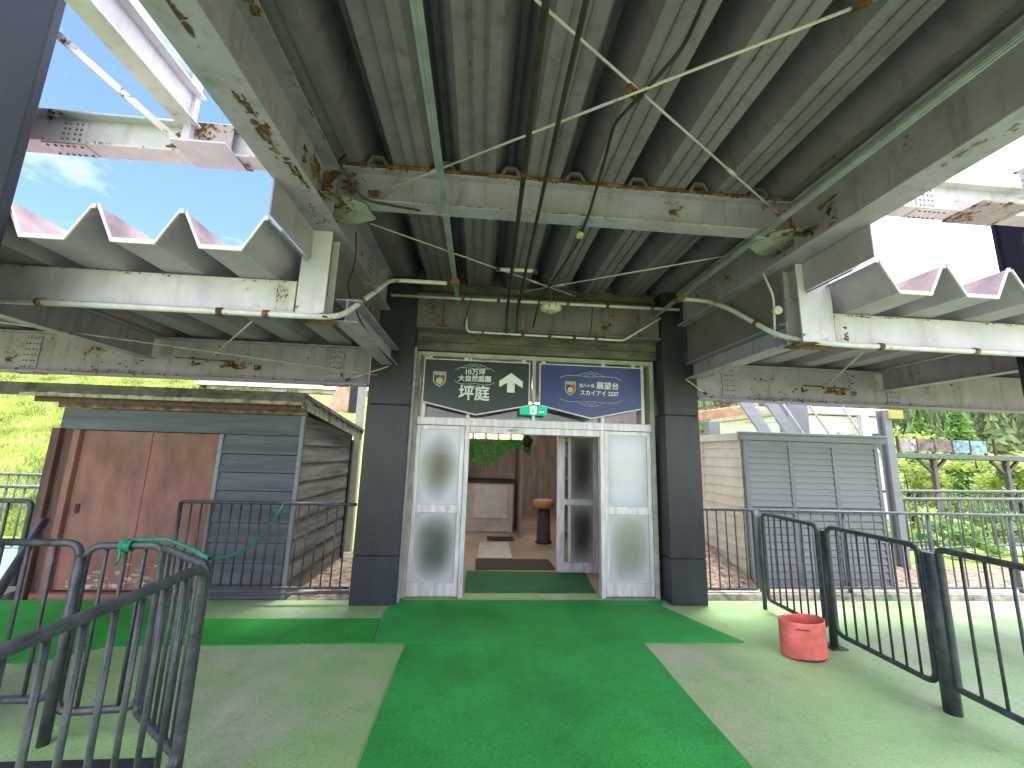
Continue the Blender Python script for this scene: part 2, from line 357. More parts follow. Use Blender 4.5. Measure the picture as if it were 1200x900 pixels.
def dup(root, loc, label):
    c = root.copy(); COL.objects.link(c); c.location = loc; c['label'] = label
    for ch in list(root.children):
        d = ch.copy(); COL.objects.link(d); d.parent = c
        for g in list(ch.children):
            e = g.copy(); COL.objects.link(e); e.parent = d
    return c
def arc_path(pts, rad, n=5):
    """polyline with rounded corners"""
    pts = [Vector(p) for p in pts]; out = [pts[0]]
    for i in range(1, len(pts) - 1):
        a, p, b = pts[i - 1], pts[i], pts[i + 1]; da = (a - p).normalized(); db = (b - p).normalized()
        ra = min(rad, (a - p).length * .45, (b - p).length * .45)
        for k in range(n + 1):
            t = k / n; q = (p + da * ra) * (1 - t) ** 2 + p * 2 * t * (1 - t) + (p + db * ra) * t * t; out.append(q)
    out.append(pts[-1]); return out

# I beam along an axis-aligned line; returns the thing.  axis 'x' or 'y'
def ibeam(name, label, cat, axis, c, lo, hi, z0, z1, fw, mat, group=None, ft=.016, wt=.012, splices=(), stiff=()):
    loc = ((lo + hi) / 2, c, z0) if axis == 'x' else (c, (lo + hi) / 2, z0)
    t = thing(name, label, cat, loc, group)
    def bx(a0, a1, b0, b1, c0, c1):
        m = MB(); return m.box(a0, a1, b0, b1, c0, c1) if axis == 'x' else m.box(b0, b1, a0, a1, c0, c1)
    bx(lo, hi, c - fw / 2, c + fw / 2, z0, z0 + ft).build('bottom_flange', mat, t, bevel=.002)
    bx(lo, hi, c - fw / 2, c + fw / 2, z1 - ft, z1).build('top_flange', mat, t, bevel=.002)
    bx(lo, hi, c - wt / 2, c + wt / 2, z0 + ft, z1 - ft).build('web', mat, t)
    for sp in splices:
        for sgn in (-1, 1):
            y0, y1 = sorted((c + sgn * (wt / 2 + .001), c + sgn * (wt / 2 + .010)))
            p = bx(sp - .085, sp + .085, y0, y1, z0 + .045, z1 - .045).build('splice_plate', mat, t, bevel=.001)
            bm_ = MB(); nz_ = max(3, int((z1 - z0 - .13) / .055)); 
            for i in (-.055, -.022, .022, .055):
                for k in range(nz_ + 1):
                    zz = z0 + .065 + (z1 - z0 - .13) * k / nz_
                    ya, yb = sorted((c + sgn * (wt / 2 + .010), c + sgn * (wt / 2 + .016)))
                    m = bx(sp + i - .0055, sp + i + .0055, ya, yb, zz - .0055, zz + .0055); n = len(bm_.v); bm_.v += m.v; bm_.f += [tuple(q + n for q in ff) for ff in m.f]; bm_.sm += m.sm
            bm_.build('bolts', 'steel_dark' if mat in ('steel_white', 'steel_sky') else 'rust', p, kind='stuff')
        # flange cover plates with bolt rows
        for zz, s2 in ((z0 - .009, -1), (z1 + .001, 1)):
            if s2 < 0:
                p = bx(sp - .14, sp + .14, c - fw / 2 + .01, c + fw / 2 - .01, zz, zz + .008).build('cover_plate', mat, t)
                bm_ = MB()
                for i in (-.11, -.06, .06, .11, -.02, .02):
                    for j in (-.3, .3):
                        m = bx(sp + i - .006, sp + i + .006, c + j * fw - .006, c + j * fw + .006, zz - .006, zz); n = len(bm_.v); bm_.v += m.v; bm_.f += [tuple(q + n for q in ff) for ff in m.f]; bm_.sm += m.sm
                bm_.build('bolts', 'steel_dark' if mat == 'steel_white' else 'rust', p, kind='stuff')
    for sp in stiff:
        for sgn in (-1, 1):
            y0, y1 = sorted((c + sgn * (wt / 2), c + sgn * (fw / 2 - .004)))
            bx(sp - .005, sp + .005, y0, y1, z0 + ft, z1 - ft).build('stiffener', mat, t)
    return t

# ================================================================== GROUND
def hgt(x, y):
    z = -.16
    if y > 7 and x < 6:                                     # grassy bank on the left
        t = min(1, max(0, (y - 7.5) / 3)); k = min(1, max(0, (-1.9 - x) / 3)); z += k * (t * t * (3 - 2 * t) * .25 + max(0, y - 8.5) * .36)
        z = min(z, 9 + (y - 30) * .12) if y > 30 else z
    if x > 5:
        k = min(1, (x - 5) / 6); z -= k * min(1, max(0, (y - 6) / 6)) * .55
        if y > 38: z += k * (y - 38) * .34
    z += .05 * math.sin(x * 1.7 + y * .6) * math.sin(y * 1.3 - x * .4) * min(1, max(0, (y - 6.5) / 3))
    return z
xs = [-400, -200, -100, -60] + [-40 + i * 1.0 for i in range(81)] + [50, 65, 90, 140, 200, 400]
ys = [-300, -100, -40, -15, -6, 0, 4, 5, 6] + [7 + .7 * i for i in range(40)] + [38, 42, 50, 60, 75, 100, 130, 170, 230, 400]
g = MB(); g.v = [(x, y, hgt(x, y)) for y in ys for x in xs]; nx = len(xs)
g.f = [(j * nx + i, j * nx + i + 1, (j + 1) * nx + i + 1, (j + 1) * nx + i) for j in range(len(ys) - 1) for i in range(nx - 1)]; g.sm = [1] * len(g.f)
struct('ground', g, 'ground')
# painted concrete terrace (one slab, top at z = 0)
struct('terrace_floor', MB().box(-6.2, 7.4, -9, 4.70, -.3, 0), 'floor')
struct('floor_behind_railing', MB().box(3.3, 12.5, 4.704, 6.6, -.35, -.10), 'dirt')
struct('lower_terrace', MB().box(-14, -4.75, 4.71, 7.6, -.35, -.05), 'mint')
struct('step_kerb', MB().box(-6.2, -4.72, 4.66, 4.95, -.2, .05), 'stone')
struct('kerb', MB().box(2.66, 7.4, 4.71, 4.90, -.2, .065), 'stone')
struct('doorway_sill', MB().box(-.85, 2.15, 4.705, 5.0, -.2, -.002), 'floor')
struct('dirt_strip', MB().box(-3.9, -1.29, 4.702, 6.9, -.25, -.03), 'dirt')
struct('interior_floor', MB().box(-1.2, 2.55, 5.003, 11, -.2, -.004), 'tile_floor')

# green carpets
def flat(name, pts, z, mat, label, cat='carpet', th=.008):
    cx = sum(p[0] for p in pts) / len(pts); cy = sum(p[1] for p in pts) / len(pts)
    # subdivided edge so it is not ruler straight
    P = []
    for i, p in enumerate(pts):
        q = pts[(i + 1) % len(pts)]; L_ = math.hypot(q[0] - p[0], q[1] - p[1]); n = max(1, int(L_ / .25))
        for k in range(n):
            t = k / n; j = 0 if k == 0 else .005
            P.append((p[0] + (q[0] - p[0]) * t + random.uniform(-j, j), p[1] + (q[1] - p[1]) * t + random.uniform(-j, j), z))
    o = MB().prism(P, (0, 0, th)).build(name, mat); o.location = (0, 0, 0)
    return tag(o, label, cat)
flat('carpet', [(-.56, -2.0), (1.50, -2.0), (1.50, 3.68), (-.54, 3.68)], .001, 'carpet', 'long green turf runner down the middle of the terrace towards the doors')
flat('carpet', [(-.80, 3.70), (2.42, 3.68), (2.05, 4.50), (2.15, 4.68), (-.86, 4.68), (-.86, 4.3)], .0035, 'carpet', 'green turf mat laid crosswise just outside the entrance doors')
flat('carpet', [(-2.9, 3.69), (-.815, 3.71), (-.875, 4.21), (-2.62, 4.20)], .001, 'carpet2', 'bright green turf strip running left from the entrance mat')
flat('carpet', [(-6.0, 3.45), (-3.15, 3.45), (-2.86, 3.70), (-2.55, 4.22), (-3.0, 4.66), (-6.0, 4.66)], .004, 'carpet2', 'bright green turf mat in front of the brown shed door')
flat('carpet', [(-.10, 4.93), (1.45, 4.93), (1.52, 5.72), (-.10, 5.78)], .001, 'carpet3', 'worn green mat just inside the entrance doors')
flat('floor_mat', [(.02, 5.86), (1.15, 5.86), (1.13, 6.40), (.02, 6.40)], .001, 'darkmat', 'wide dark grey doormat in the vestibule', 'mat')
flat('floor_mat', [(.05, 6.46), (.58, 6.46), (.60, 7.55), (.08, 7.55)], .001, 'paleboard', 'pale grey mat behind the dark doormat', 'mat')
flat('floor_mat', [(.22, 7.7), (.72, 7.7), (.72, 8.05), (.22, 8.05)], .001, 'darkmat', 'small dark mat at the back of the lobby', 'mat')

# ================================================================== CENTRAL CANOPY
XL, XR = -1.21, 2.48
ibeam('main_girder', 'heavy rust-spotted steel girder over the left side of the entrance canopy', 'girder', 'y', XL, -7, 4.52, 3.20, 3.62, .22, 'steel', 'main girders of the canopy', splices=(3.9,), stiff=(0.2, 2.66, 4.3))
ibeam('main_girder', 'heavy steel girder over the right side of the entrance canopy, beside the white sky', 'girder', 'y', XR, -7, 4.52, 3.20, 3.62, .22, 'steel', 'main girders of the canopy', splices=(3.9,), stiff=(0.2, 2.66, 4.3))
ibeam('cross_beam', 'steel beam spanning between the two main girders halfway along the ceiling', 'beam', 'x', 2.71, XL + .01, XR - .01, 3.35, 3.615, .13, 'steel', ft=.014)
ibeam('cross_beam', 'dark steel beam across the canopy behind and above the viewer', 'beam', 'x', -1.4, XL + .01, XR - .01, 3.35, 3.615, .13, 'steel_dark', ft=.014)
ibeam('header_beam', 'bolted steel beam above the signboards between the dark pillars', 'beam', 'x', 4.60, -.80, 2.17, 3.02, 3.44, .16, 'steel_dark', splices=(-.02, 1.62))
def fold_deck(root, name, x_first, n, per, vw, z0, h, y0, y1, mat, lip=None, ribs=True):
    zbase = z0
    """folded-plate sheets: each goes ridge - valley - ridge and is bolted along the ridges"""
    rw = .045; th = .004
    for i in range(n):
        c = x_first + i * per; hv = vw / 2; hp = per / 2 + .004; z0 = zbase + (.006 if i % 2 else -.001)
        prof = [(c - hp, z0 + h), (c - hp + rw / 2, z0 + h), (c - hv, z0), (c + hv, z0), (c + hp - rw / 2, z0 + h), (c + hp, z0 + h)]
        m = MB(); k = len(prof)
        pts = [(x, y0, z) for x, z in prof] + [(x, y0, z + th) for x, z in reversed(prof)]
        m.prism(pts, (0, y1 - y0, 0))
        o = m.build(name, mat, root)
        if lip: MB().prism([(x, y0 + .002, z + th + .001) for x, z in prof] + [(x, y0 + .002, z + th + .003) for x, z in reversed(prof)], (0, y1 - y0, 0)).build('top_sheet', 'red_roof', o)
        if ribs:
            s = MB()
            for xx in (c - hv * .33, c + hv * .38):
                s.box(xx - .004, xx + .004, y0 + .002, y1 - .002, z0 - .010, z0 - .0005)
            s.build('rib', 'steel_dark', o)
        if lip:
            e = MB(); w = .022
            for (xa, za), (xb, zb) in zip(prof[1:-1], prof[2:-1] + [prof[-1]]): e.bar((xa, y0 - .004, za + .004), (xb, y0 - .004, zb + .004), .03, w, up=(0, 1, 0)) if False else e.prism([(xa, y0 - .012, za - .010), (xb, y0 - .012, zb - .010), (xb, y0 - .012, zb + .018), (xa, y0 - .012, za + .018)], (0, .010, 0))
            e.build('edge_trim', lip, o)
roof = thing('canopy_roof', 'folded grey sheet-metal ceiling deck of the central entrance canopy', 'canopy', (.65, 0, 3.63))
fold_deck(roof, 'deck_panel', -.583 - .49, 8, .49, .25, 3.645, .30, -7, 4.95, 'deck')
MB().box(-1.50, 2.80, 4.94, 5.05, 2.80, 4.0).build('end_closure', 'steel_dark', roof)
# ridge closures (bent clips over the cross beam) and packing plate
for i in range(7):
    c = -.583 - .245 + .49 * i
    if c < -1.0: continue
    MB().prism([(c - .10, 2.655, 3.622), (c - .07, 2.655, 3.622), (c - .03, 2.655, 3.70), (c + .03, 2.655, 3.70), (c + .07, 2.655, 3.622), (c + .10, 2.655, 3.622), (c + .04, 2.655, 3.72), (c - .04, 2.655, 3.72)], (0, .03, 0)).build('ridge_clip', 'steel_dark', roof)
MB().box(-1.1, 2.37, 2.64, 2.79, 3.617, 3.638).build('packing_plate', 'rust', roof)
MB().prism([(-1.30, -7, 3.640), (-1.30, -7, 4.0), (-1.33, -7, 4.0), (-1.33, -7, 3.640)], (0, 11.9, 0)).build('side_fascia', 'deck_side', roof)
MB().prism([(2.60, -7, 3.640), (2.60, -7, 4.0), (2.63, -7, 4.0), (2.63, -7, 3.640)], (0, 11.9, 0)).build('side_fascia', 'deck_side', roof)

# ================================================================== SIDE CANOPIES
for side in ('left', 'right'):
    lf = side == 'left'; sg = -1 if lf else 1
    per = .508 if lf else .525
    r0 = -1.39 if lf else 2.765                       # first ridge line
    t = thing('side_canopy', ('folded sheet roof with zigzag edge over the shed on the left' if lf else 'folded sheet roof with zigzag edge over the slatted locker on the right'), 'canopy', (r0, 3.5, 2.8))
    n = 15
    x_first = r0 + sg * per / 2 if not lf else r0 - per / 2 - (n - 1) * per
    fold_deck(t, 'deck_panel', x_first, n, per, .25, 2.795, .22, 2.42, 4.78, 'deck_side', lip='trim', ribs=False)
    xf = -1.295 if lf else 2.572
    MB().box(min(xf, xf + sg * .012), max(xf, xf + sg * .012), 2.26, 4.5, 2.96, 3.198).build('fascia_panel', 'deck_side', t, bevel=.002)
    MB().box(min(xf - sg * .09, xf - sg * .078), max(xf - sg * .09, xf - sg * .078), 2.95, 4.5, 2.74, 3.199).build('inner_fascia_panel', 'steel_dark', t)
    MB().prism([(xf + sg * .013, 2.43, 2.94), (xf + sg * .10, 2.43, 3.015), (xf + sg * .10, 2.43, 3.03), (xf + sg * .013, 2.43, 2.957)], (0, 2.2, 0)).build('ridge_flashing', 'deck_side', t)
    MB().box(-10.5 if lf else 2.60, -1.30 if lf else 11.5, 4.705, 4.72, 2.757, 3.03).build('gap_board', 'steel_dark', t)  # dark board added in place of a black gap, shuts out the sky
    lo, hi = ((-10.5, -1.37) if lf else (2.80, 11.5))
    b = ibeam('eave_beam', ('white eave beam under the zigzag roof edge at left' if lf else 'white eave beam under the zigzag roof edge at right'), 'beam', 'x', 2.905, lo, hi, 2.545, 2.79, .12, 'steel_white', 'eave beams', ft=.012)
    # white cover plate on the front of the eave beam
    MB().box(lo, hi, 2.838, 2.846, 2.549, 2.782).build('cover_board', 'steel_white', b, bevel=.001)
    MB().box(hi - .13 if lf else lo, hi if lf else lo + .05, 2.832, 2.8375, 2.56, 2.77).build('end_plate', 'steel_joint', b)
    p0, p1 = ((-1.36, -1.16) if lf else (2.52, 2.80))
    h = ibeam('hanger_post', ('short white post linking left main girder to the left eave beam' if lf else 'short white post linking right main girder to the right eave beam'), 'post', 'x', 2.89, 0, .01, 0, .01, .01, 'steel_white')
    for ch in list(h.children): bpy.data.objects.remove(ch)
    h.location = ((p0 + p1) / 2, 2.9, 2.54)
    MB().box(p0, p1, 2.835, 2.848, 2.535, 3.197).build('front_flange', 'steel_white', h, bevel=.001)
    MB().box(p0, p1, 2.985, 2.998, 2.535, 3.197).build('rear_flange', 'steel_white', h, bevel=.001)
    MB().box((p0 + p1) / 2 - .006, (p0 + p1) / 2 + .006, 2.849, 2.984, 2.535, 3.197).build('web', 'steel', h)
    MB().box(p0 - .03, p1 + .03, 2.825, 3.01, 2.522, 2.534).build('foot_plate', 'rust', h)
    xg = -1.06 if lf else 2.56
    ibeam('lower_girder', ('pale green girder edging the left side canopy, running back to the left pillar' if lf else 'pale green girder edging the right side canopy, running back to the right pillar'), 'girder', 'y', xg, 3.0, 4.52, 2.55, 2.735, .19, 'steel', 'lower girders', ft=.012)
    lo, hi = ((-10.5, -1.30) if lf else (2.62, 11.5))
    ibeam('rear_beam', ('long grey-green beam above the shed roof, left of the left pillar' if lf else 'long grey-green beam above the slatted locker, right of the right pillar'), 'beam', 'x', 4.62, lo, hi, 2.31, 2.755, .16, 'steel', 'rear beams', splices=((-1.68, -4.9) if lf else (3.05, 5.25)))
    xm = -3.62 if lf else 5.05
    ibeam('joist', ('joist under the left side roof, with rusty gusset at its far end' if lf else 'joist under the right side roof, with rusty gusset at its far end'), 'beam', 'y', xm, 2.98, 4.53, 2.50, 2.76, .12, 'steel', 'roof joists', ft=.012)
    x0 = -3.05 if lf else 4.25
    gp = tag(MB().prism([(x0 - .30, 4.52, 2.52), (x0 + .32, 4.52, 2.50), (x0 + .32, 4.50, 2.50), (x0 - .3, 4.50, 2.52)], (0, 0, .012)).build('gusset_plate', 'rust'), ('rusted gusset plate on the left rear beam above the shed' if lf else 'rusted gusset plate on the right rear beam above the locker'), 'plate')
    # bracing under side roofs
    def rod(a, b, lab, rad=.007, mat='rod', turn=.75):
        o = thing('brace_rod', lab, 'rod', a, 'steel bracing rods')
        MB().tube([a, b], rad, 8).build('rod', mat, o)
        a, b = Vector(a), Vector(b); d = (b - a).normalized(); q = a + (b - a) * turn
        MB().tube([q - d * .05, q + d * .05], rad * 1.9, 6).build('turnbuckle', mat, o)
        MB().tube([b - d * .03, b + d * .03], rad * 2.2, 6).build('end_nut', 'rust', o)
        return o
    if lf:
        rod((-1.75, 3.02, 2.52), (-3.0, 4.49, 2.50), 'short pale brace rod above the shed roof, slanting left')
        rod((-5.3, 3.1, 2.62), (-1.2, 4.49, 2.42), 'long thin brace rod crossing under the left side roof')
        rod((-1.06, 4.5, 2.53), (-1.5, 4.52, 2.36), 'very short rod at the top of the left pillar')
    else:
        rod((3.20, 3.02, 2.52), (4.2, 4.49, 2.50), 'pale brace rod slanting down under the right side roof')
        rod((2.42, 4.47, 2.53), (2.68, 4.52, 2.38), 'very short rod at the top of the right pillar')

# gusset plates on the main joints (heavy rust)
def gusset(x, y, z, w, d, lab, mat='steel_rusty'):
    sx = 1 if x < .6 else -1
    o = MB().prism([(x, y - d, z), (x + sx * w * .3, y - d, z), (x + sx * w, y - .09, z), (x + sx * w * 1.1, y + .09, z), (x + sx * w * .6, y + d * .8, z), (x, y + d, z)], (0, 0, .012)).build('gusset_plate', mat); tag(o, lab, 'plate'); return o
gusset(XL + .02, 2.76, 3.325, .30, .20, 'flaking rusty gusset where the cross beam meets the left girder', 'steel_rusty')
gusset(XR - .02, 2.76, 3.325, .30, .24, 'pale flaking gusset where the cross beam meets the right girder')

# outer upper frame against the sky
ibeam('tie_beam', 'white bolted beam against the blue sky at upper left', 'beam', 'x', 2.72, -8, -1.33, 3.62, 3.87, .14, 'steel_sky', 'upper tie beams', splices=(-2.95,))
ibeam('tie_beam', 'white bolted beam against the bright sky at upper right', 'beam', 'x', 2.72, 2.64, 10, 3.66, 3.93, .14, 'steel_sky', 'upper tie beams', splices=(3.62,))
ibeam('roof_rafter', 'white rafter running overhead at upper left towards the tie beam', 'beam', 'y', -2.13, -7, 2.64, 3.80, 4.05, .14, 'steel_sky')
ibeam('roof_rafter', 'white rafter meeting the tie beam at the far upper right', 'beam', 'y', 4.45, -7, 2.64, 3.80, 4.05, .14, 'steel_sky')
tag(MB().bar((-3.1, 2.45, 4.41), (-2.17, 2.60, 3.66), .03, .045).build('strut', 'steel_joint'), 'thin diagonal strut meeting the white beam at upper left', 'strut')
tag(MB().box(-2.15, -2.10, 2.60, 2.64, 3.66, 4.9).build('upright_strut', 'steel_white'), 'slim upright rising from the rusty joint of the upper left beam', 'strut')
tag(MB().box(-2.13, -1.84, 2.638, 2.646, 3.635, 3.85).build('gusset_plate', 'steel_rusty'), 'rust-streaked joint plate on the white upper left beam', 'plate')
tag(MB().box(-2.16, -1.80, 2.52, 2.79, 3.604, 3.618).build('gusset_plate', 'steel_white'), 'spotted plate under the joint of the white upper left beam', 'plate')
tag(MB().box(3.85, 4.30, 2.50, 2.79, 3.642, 3.657).build('gusset_plate', 'steel_rusty'), 'rusted plate under the joint of the white upper right beam', 'plate')
cl = thing('column', 'tall dark blue steel column cutting the sky at far upper left', 'column', (-3.1, 2.5, 0))
MB().box(-3.45, -2.85, 2.345, 2.405, -.0, 6.5).build('flange', 'navy2', cl, bevel=.008)
MB().box(-3.46, -3.44, 2.41, 2.80, 0, 6.5).build('web', 'navy2', cl)
cr = thing('column', 'dark blue column top standing above the zigzag roof at far upper right', 'column', (4.5, 2.95, 0))
MB().box(4.66, 5.12, 2.99, 3.02, 0, 3.88).build('rear_flange', 'navy2', cr, bevel=.004)
MB().box(4.66, 5.12, 2.83, 2.86, 0, 3.88).build('front_flange', 'navy2', cr, bevel=.004)
MB().box(4.68, 4.71, 2.861, 2.989, 0, 3.88).build('side_plate', 'navy2', cr)
MB().box(4.62, 5.2, 2.80, 3.04, 3.882, 3.92).build('cap_plate', 'navy2', cr)

def flakes(owner, lab, o, du, dv, n, size, mat='rust', seed=1, chain=1.0):
    """scabs of lifted rust: ragged thin plates scattered in clusters over the rectangle o + u*du + v*dv"""
    rr = random.Random(seed); o, du, dv = Vector(o), Vector(du), Vector(dv); nn = du.cross(dv).normalized(); m = MB()
    lu, lv = du.length, dv.length; cs = [(rr.random(), rr.random()) for _ in range(max(2, int(n / 9 * chain)))]
    for k in range(n):
        c = rr.choice(cs); cu_ = min(.98, max(.02, c[0] + rr.gauss(0, .05))); cv_ = min(.96, max(.04, c[1] + rr.gauss(0, .14))); sz = size * rr.random() ** 1.6 + size * .12; el = rr.uniform(.6, 1.9); q = 11
        P = [o + du * min(1, max(0, cu_ + sz * el * math.cos(a) * rr.uniform(.35, 1) / lu)) + dv * min(1, max(0, cv_ + sz / el * math.sin(a) * rr.uniform(.35, 1) / lv)) + nn * (.0006 + k * .00001) for a in [2 * PI * i / q for i in range(q)]]
        m.prism(P, nn * .0008)
    return m.build('rust_scabs', mat, owner, kind='stuff')
mgs = {x_.name: x_ for x_ in COL.objects if x_.name.split('.')[0] in ('main_girder', 'cross_beam', 'side_canopy', 'eave_beam', 'rear_beam', 'tie_beam', 'lower_girder', 'hanger_post')}
gl, gr2, cb = mgs['main_girder'], mgs['main_girder.001'], mgs['cross_beam']
fl = lambda *a, **k: flakes(a[0], '', *a[1:], **k)
fl(gl, (-1.215, 1.25, 3.1995), (0, 1.1, 0), (.09, 0, 0), 70, .030, seed=2)
fl(gl, (-1.30, 2.35, 3.1995), (0, .9, 0), (.17, 0, 0), 55, .014, seed=3)
fl(gl, (-1.20, .9, 3.603), (0, .75, 0), (.09, 0, 0), 70, .045, seed=4)
fl(gl, (-1.11, 1.6, 3.603), (0, .95, 0), (.012, 0, 0), 40, .014, seed=5)
fl(gl, (-1.203, 2.35, 3.23), (0, .5, 0), (0, 0, .33), 60, .05, seed=6)
fl(gr2, (2.42, .9, 3.1995), (0, 1.1, 0), (.16, 0, 0), 60, .028, mat='steel_dark', seed=7)
fl(gr2, (2.473, 2.35, 3.25), (0, .55, 0), (0, 0, .25), 60, .04, seed=8)
fl(cb, (-1.19, 2.6435, 3.37), (.42, 0, 0), (0, 0, .2), 60, .05, seed=9)
fl(cb, (-1.0, 2.6435, 3.60), (3.3, 0, 0), (0, 0, .014), 120, .02, seed=10, chain=2)
fl(cb, (-1.1, 2.6435, 3.352), (3.4, 0, 0), (0, 0, .011), 90, .014, seed=11, chain=2)
fl(cb, (2.2, 2.6435, 3.37), (.22, 0, 0), (0, 0, .2), 22, .022, seed=12)
fl(cb, (-1.15, 2.64, 3.3492), (.35, 0, 0), (0, .13, 0), 50, .035, seed=13)
for nm, (xa, w_) in (('eave_beam', (-4.2, 2.8)), ('eave_beam.001', (2.85, 2.2))):
    fl(mgs[nm], (xa, 2.8375, 2.765), (w_, 0, 0), (0, 0, .016), 80, .013, seed=14, chain=2)
    fl(mgs[nm], (-1.50 if xa < 0 else 2.81, 2.8375, 2.56), (.10, 0, 0), (0, 0, .21), 40, .016, seed=15)
for nm, (xa, xg_) in (('rear_beam', (-5.0, -3.25)), ('rear_beam.001', (2.7, 4.0))):
    fl(mgs[nm], (xa, 4.5395, 2.315), (3.6, 0, 0), (0, 0, .05), 90, .02, seed=16, chain=2)
    fl(mgs[nm], (xg_, 4.6125, 2.44), (.75, 0, 0), (0, 0, .10), 70, .04, seed=17)
    fl(mgs[nm], (xa, 4.6125, 2.35), (3.5, 0, 0), (0, 0, .38), 70, .022, seed=18, chain=2)
fl(mgs['tie_beam'], (-2.35, 2.6485, 3.64), (.55, 0, 0), (0, 0, .2), 45, .035, seed=19)
fl(mgs['tie_beam'], (-2.25, 2.645, 3.6035), (.5, 0, 0), (0, .14, 0), 40, .03, seed=20)
fl(mgs['tie_beam'], (-3.1, 2.6485, 3.625), (1.7, 0, 0), (0, 0, .012), 60, .01, seed=21, chain=2)
for nm, x_ in (('hanger_post', -1.36), ('hanger_post.001', 2.52)):
    fl(mgs[nm], (x_, 2.8345, 2.54), (.2, 0, 0), (0, 0, .06), 20, .02, seed=22)
for nm, x_ in (('lower_girder', -1.15), ('lower_girder.001', 2.47)):
    fl(mgs[nm], (x_, 3.0, 2.5495), (0, 1.5, 0), (.18, 0, 0), 60, .014, seed=23, chain=2)

# ================================================================== PILLARS
for x0, x1, lab in ((-1.275, -.80, 'dark navy clad pillar left of the entrance'), (2.18, 2.60, 'dark navy clad pillar right of the entrance')):
    p = thing('pillar', lab, 'pillar', ((x0 + x1) / 2, 4.75, 0), 'entrance pillars')
    zz = [0, .49, 2.10, 3.635]
    for a, b in zip(zz[:-1], zz[1:]):
        MB().box(x0, x1, 4.535, 4.95, a + .004, b - .004).build('cladding_panel', 'navy', p, bevel=.006)
    MB().box(x0 + .01, x1 - .01, 4.545, 4.94, .002, 3.63).build('core', 'black', p)
    if x0 < 0: MB().box(x1 + .0, x1 + .025, 4.60, 4.64, .01, 2.8).build('edge_trim', 'galv', p)

# ================================================================== FACADE
fac = thing('entrance_front', 'aluminium and glass entrance front between the dark pillars', 'entrance', (.66, 4.8, 0))
Yf = 4.76
MB().box(-.798, -.745, Yf, Yf + .10, 0, 2.79).build('side_jamb', 'alu_cream', fac, bevel=.003)
MB().box(2.10, 2.155, Yf, Yf + .10, 0, 2.79).build('side_jamb', 'alu_cream', fac, bevel=.003)
MB().box(-.744, 2.099, Yf, Yf + .10, 2.735, 2.79).build('head_rail', 'alu_cream', fac, bevel=.003)
MB().box(-.744, 2.099, Yf - .012, Yf + .10, 1.905, 1.995).build('transom_rail', 'alu', fac, bevel=.003)
for a, b in ((-.172, -.118), (1.462, 1.515)):
    MB().box(a, b, Yf - .004, Yf + .10, .0, 1.904).build('mullion', 'alu', fac, bevel=.003)
for a, b in ((-.172, -.132), (.62, .66), (1.475, 1.515), (-.70, -.66), (1.99, 2.03)):
    MB().box(a, b, Yf + .004, Yf + .08, 1.996, 2.734).build('glazing_bar', 'alu', fac, bevel=.002)
MB().box(-.743, 2.098, Yf + .085, Yf + .092, 1.997, 2.733).build('transom_pane', 'glass', fac)
dh = MB().box(-.117, 1.461, Yf + .01, Yf + .12, 1.825, 1.904).build('door_operator', 'alu', fac, bevel=.004)
ap = None
def leaf(x0, x1, lab, y, zmid, matA, matB, st=.05, ztop=1.90):
    d = MB()
    lf = thing_part = MB().box(x0, x0 + st, y, y + .045, .015, ztop).box(x1 - st, x1, y, y + .045, .015, ztop).build('door_leaf', 'alu', fac, bevel=.003, label=lab)
    for a, b, nm in ((.017, .155, 'bottom_rail'), (zmid - .045, zmid + .045, 'middle_rail'), (ztop - .05, ztop - .001, 'top_rail')):
        MB().box(x0 + st + .0005, x1 - st - .0005, y + .002, y + .043, a, b).build(nm, 'alu', lf, bevel=.002)
    MB().box(x0 + st, x1 - st, y + .019, y + .025, .155, zmid - .045).build('lower_pane', matB, lf)
    MB().box(x0 + st, x1 - st, y + .019, y + .025, zmid + .045, ztop - .05).build('upper_pane', matA, lf)
    return lf
leaf(-.742, -.175, 'fixed left door leaf with hazy panes', Yf + .01, .95, 'pane_ul', 'pane_ll')
leaf(1.518, 2.097, 'fixed right door leaf with pale hazy upper pane', Yf + .01, .965, 'pane_ur', 'pane_lr')
# inner vestibule door
inn = thing('inner_door', 'inner sliding glass door standing half open inside the vestibule', 'door', (1.4, 5.75, 0))
fr = MB().box(1.13, 1.235, 5.73, 5.79, 0, 1.90).box(1.66, 1.72, 5.73, 5.79, 0, 1.90).build('stile', 'alu', inn, bevel=.003)
MB().box(1.29, 1.33, 5.735, 5.785, .14, 1.89).build('glazing_bar', 'alu', inn, bevel=.002)
for a, b in ((0.0, .135), (.90, .98), (1.85, 1.90)): MB().box(1.2355, 1.6595, 5.733, 5.787, a, b).build('rail', 'alu', inn, bevel=.002)
for xa, xb in ((1.236, 1.289), (1.331, 1.659)):
    for za, zb in ((.136, .899), (.981, 1.849)): MB().box(xa, xb, 5.758, 5.762, za, zb).build('pane', 'pane_in' if xa > 1.3 else 'glass', inn)
MB().box(-.5, 2.2, 5.70, 5.82, 1.901, 2.0).build('head_rail', 'alu', inn)
# siding above the doors
wall = thing('siding_wall', 'grimy cream horizontal board wall above the entrance signs', 'wall', (.66, 4.8, 2.79))
z = 2.80
while z < 3.55:
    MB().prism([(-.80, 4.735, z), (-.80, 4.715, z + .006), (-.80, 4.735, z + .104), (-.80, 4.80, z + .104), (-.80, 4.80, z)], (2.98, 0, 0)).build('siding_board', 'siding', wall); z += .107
MB().box(-1.2, 2.6, 4.81, 4.9, 2.80, 3.64).build('backing', 'siding', wall)
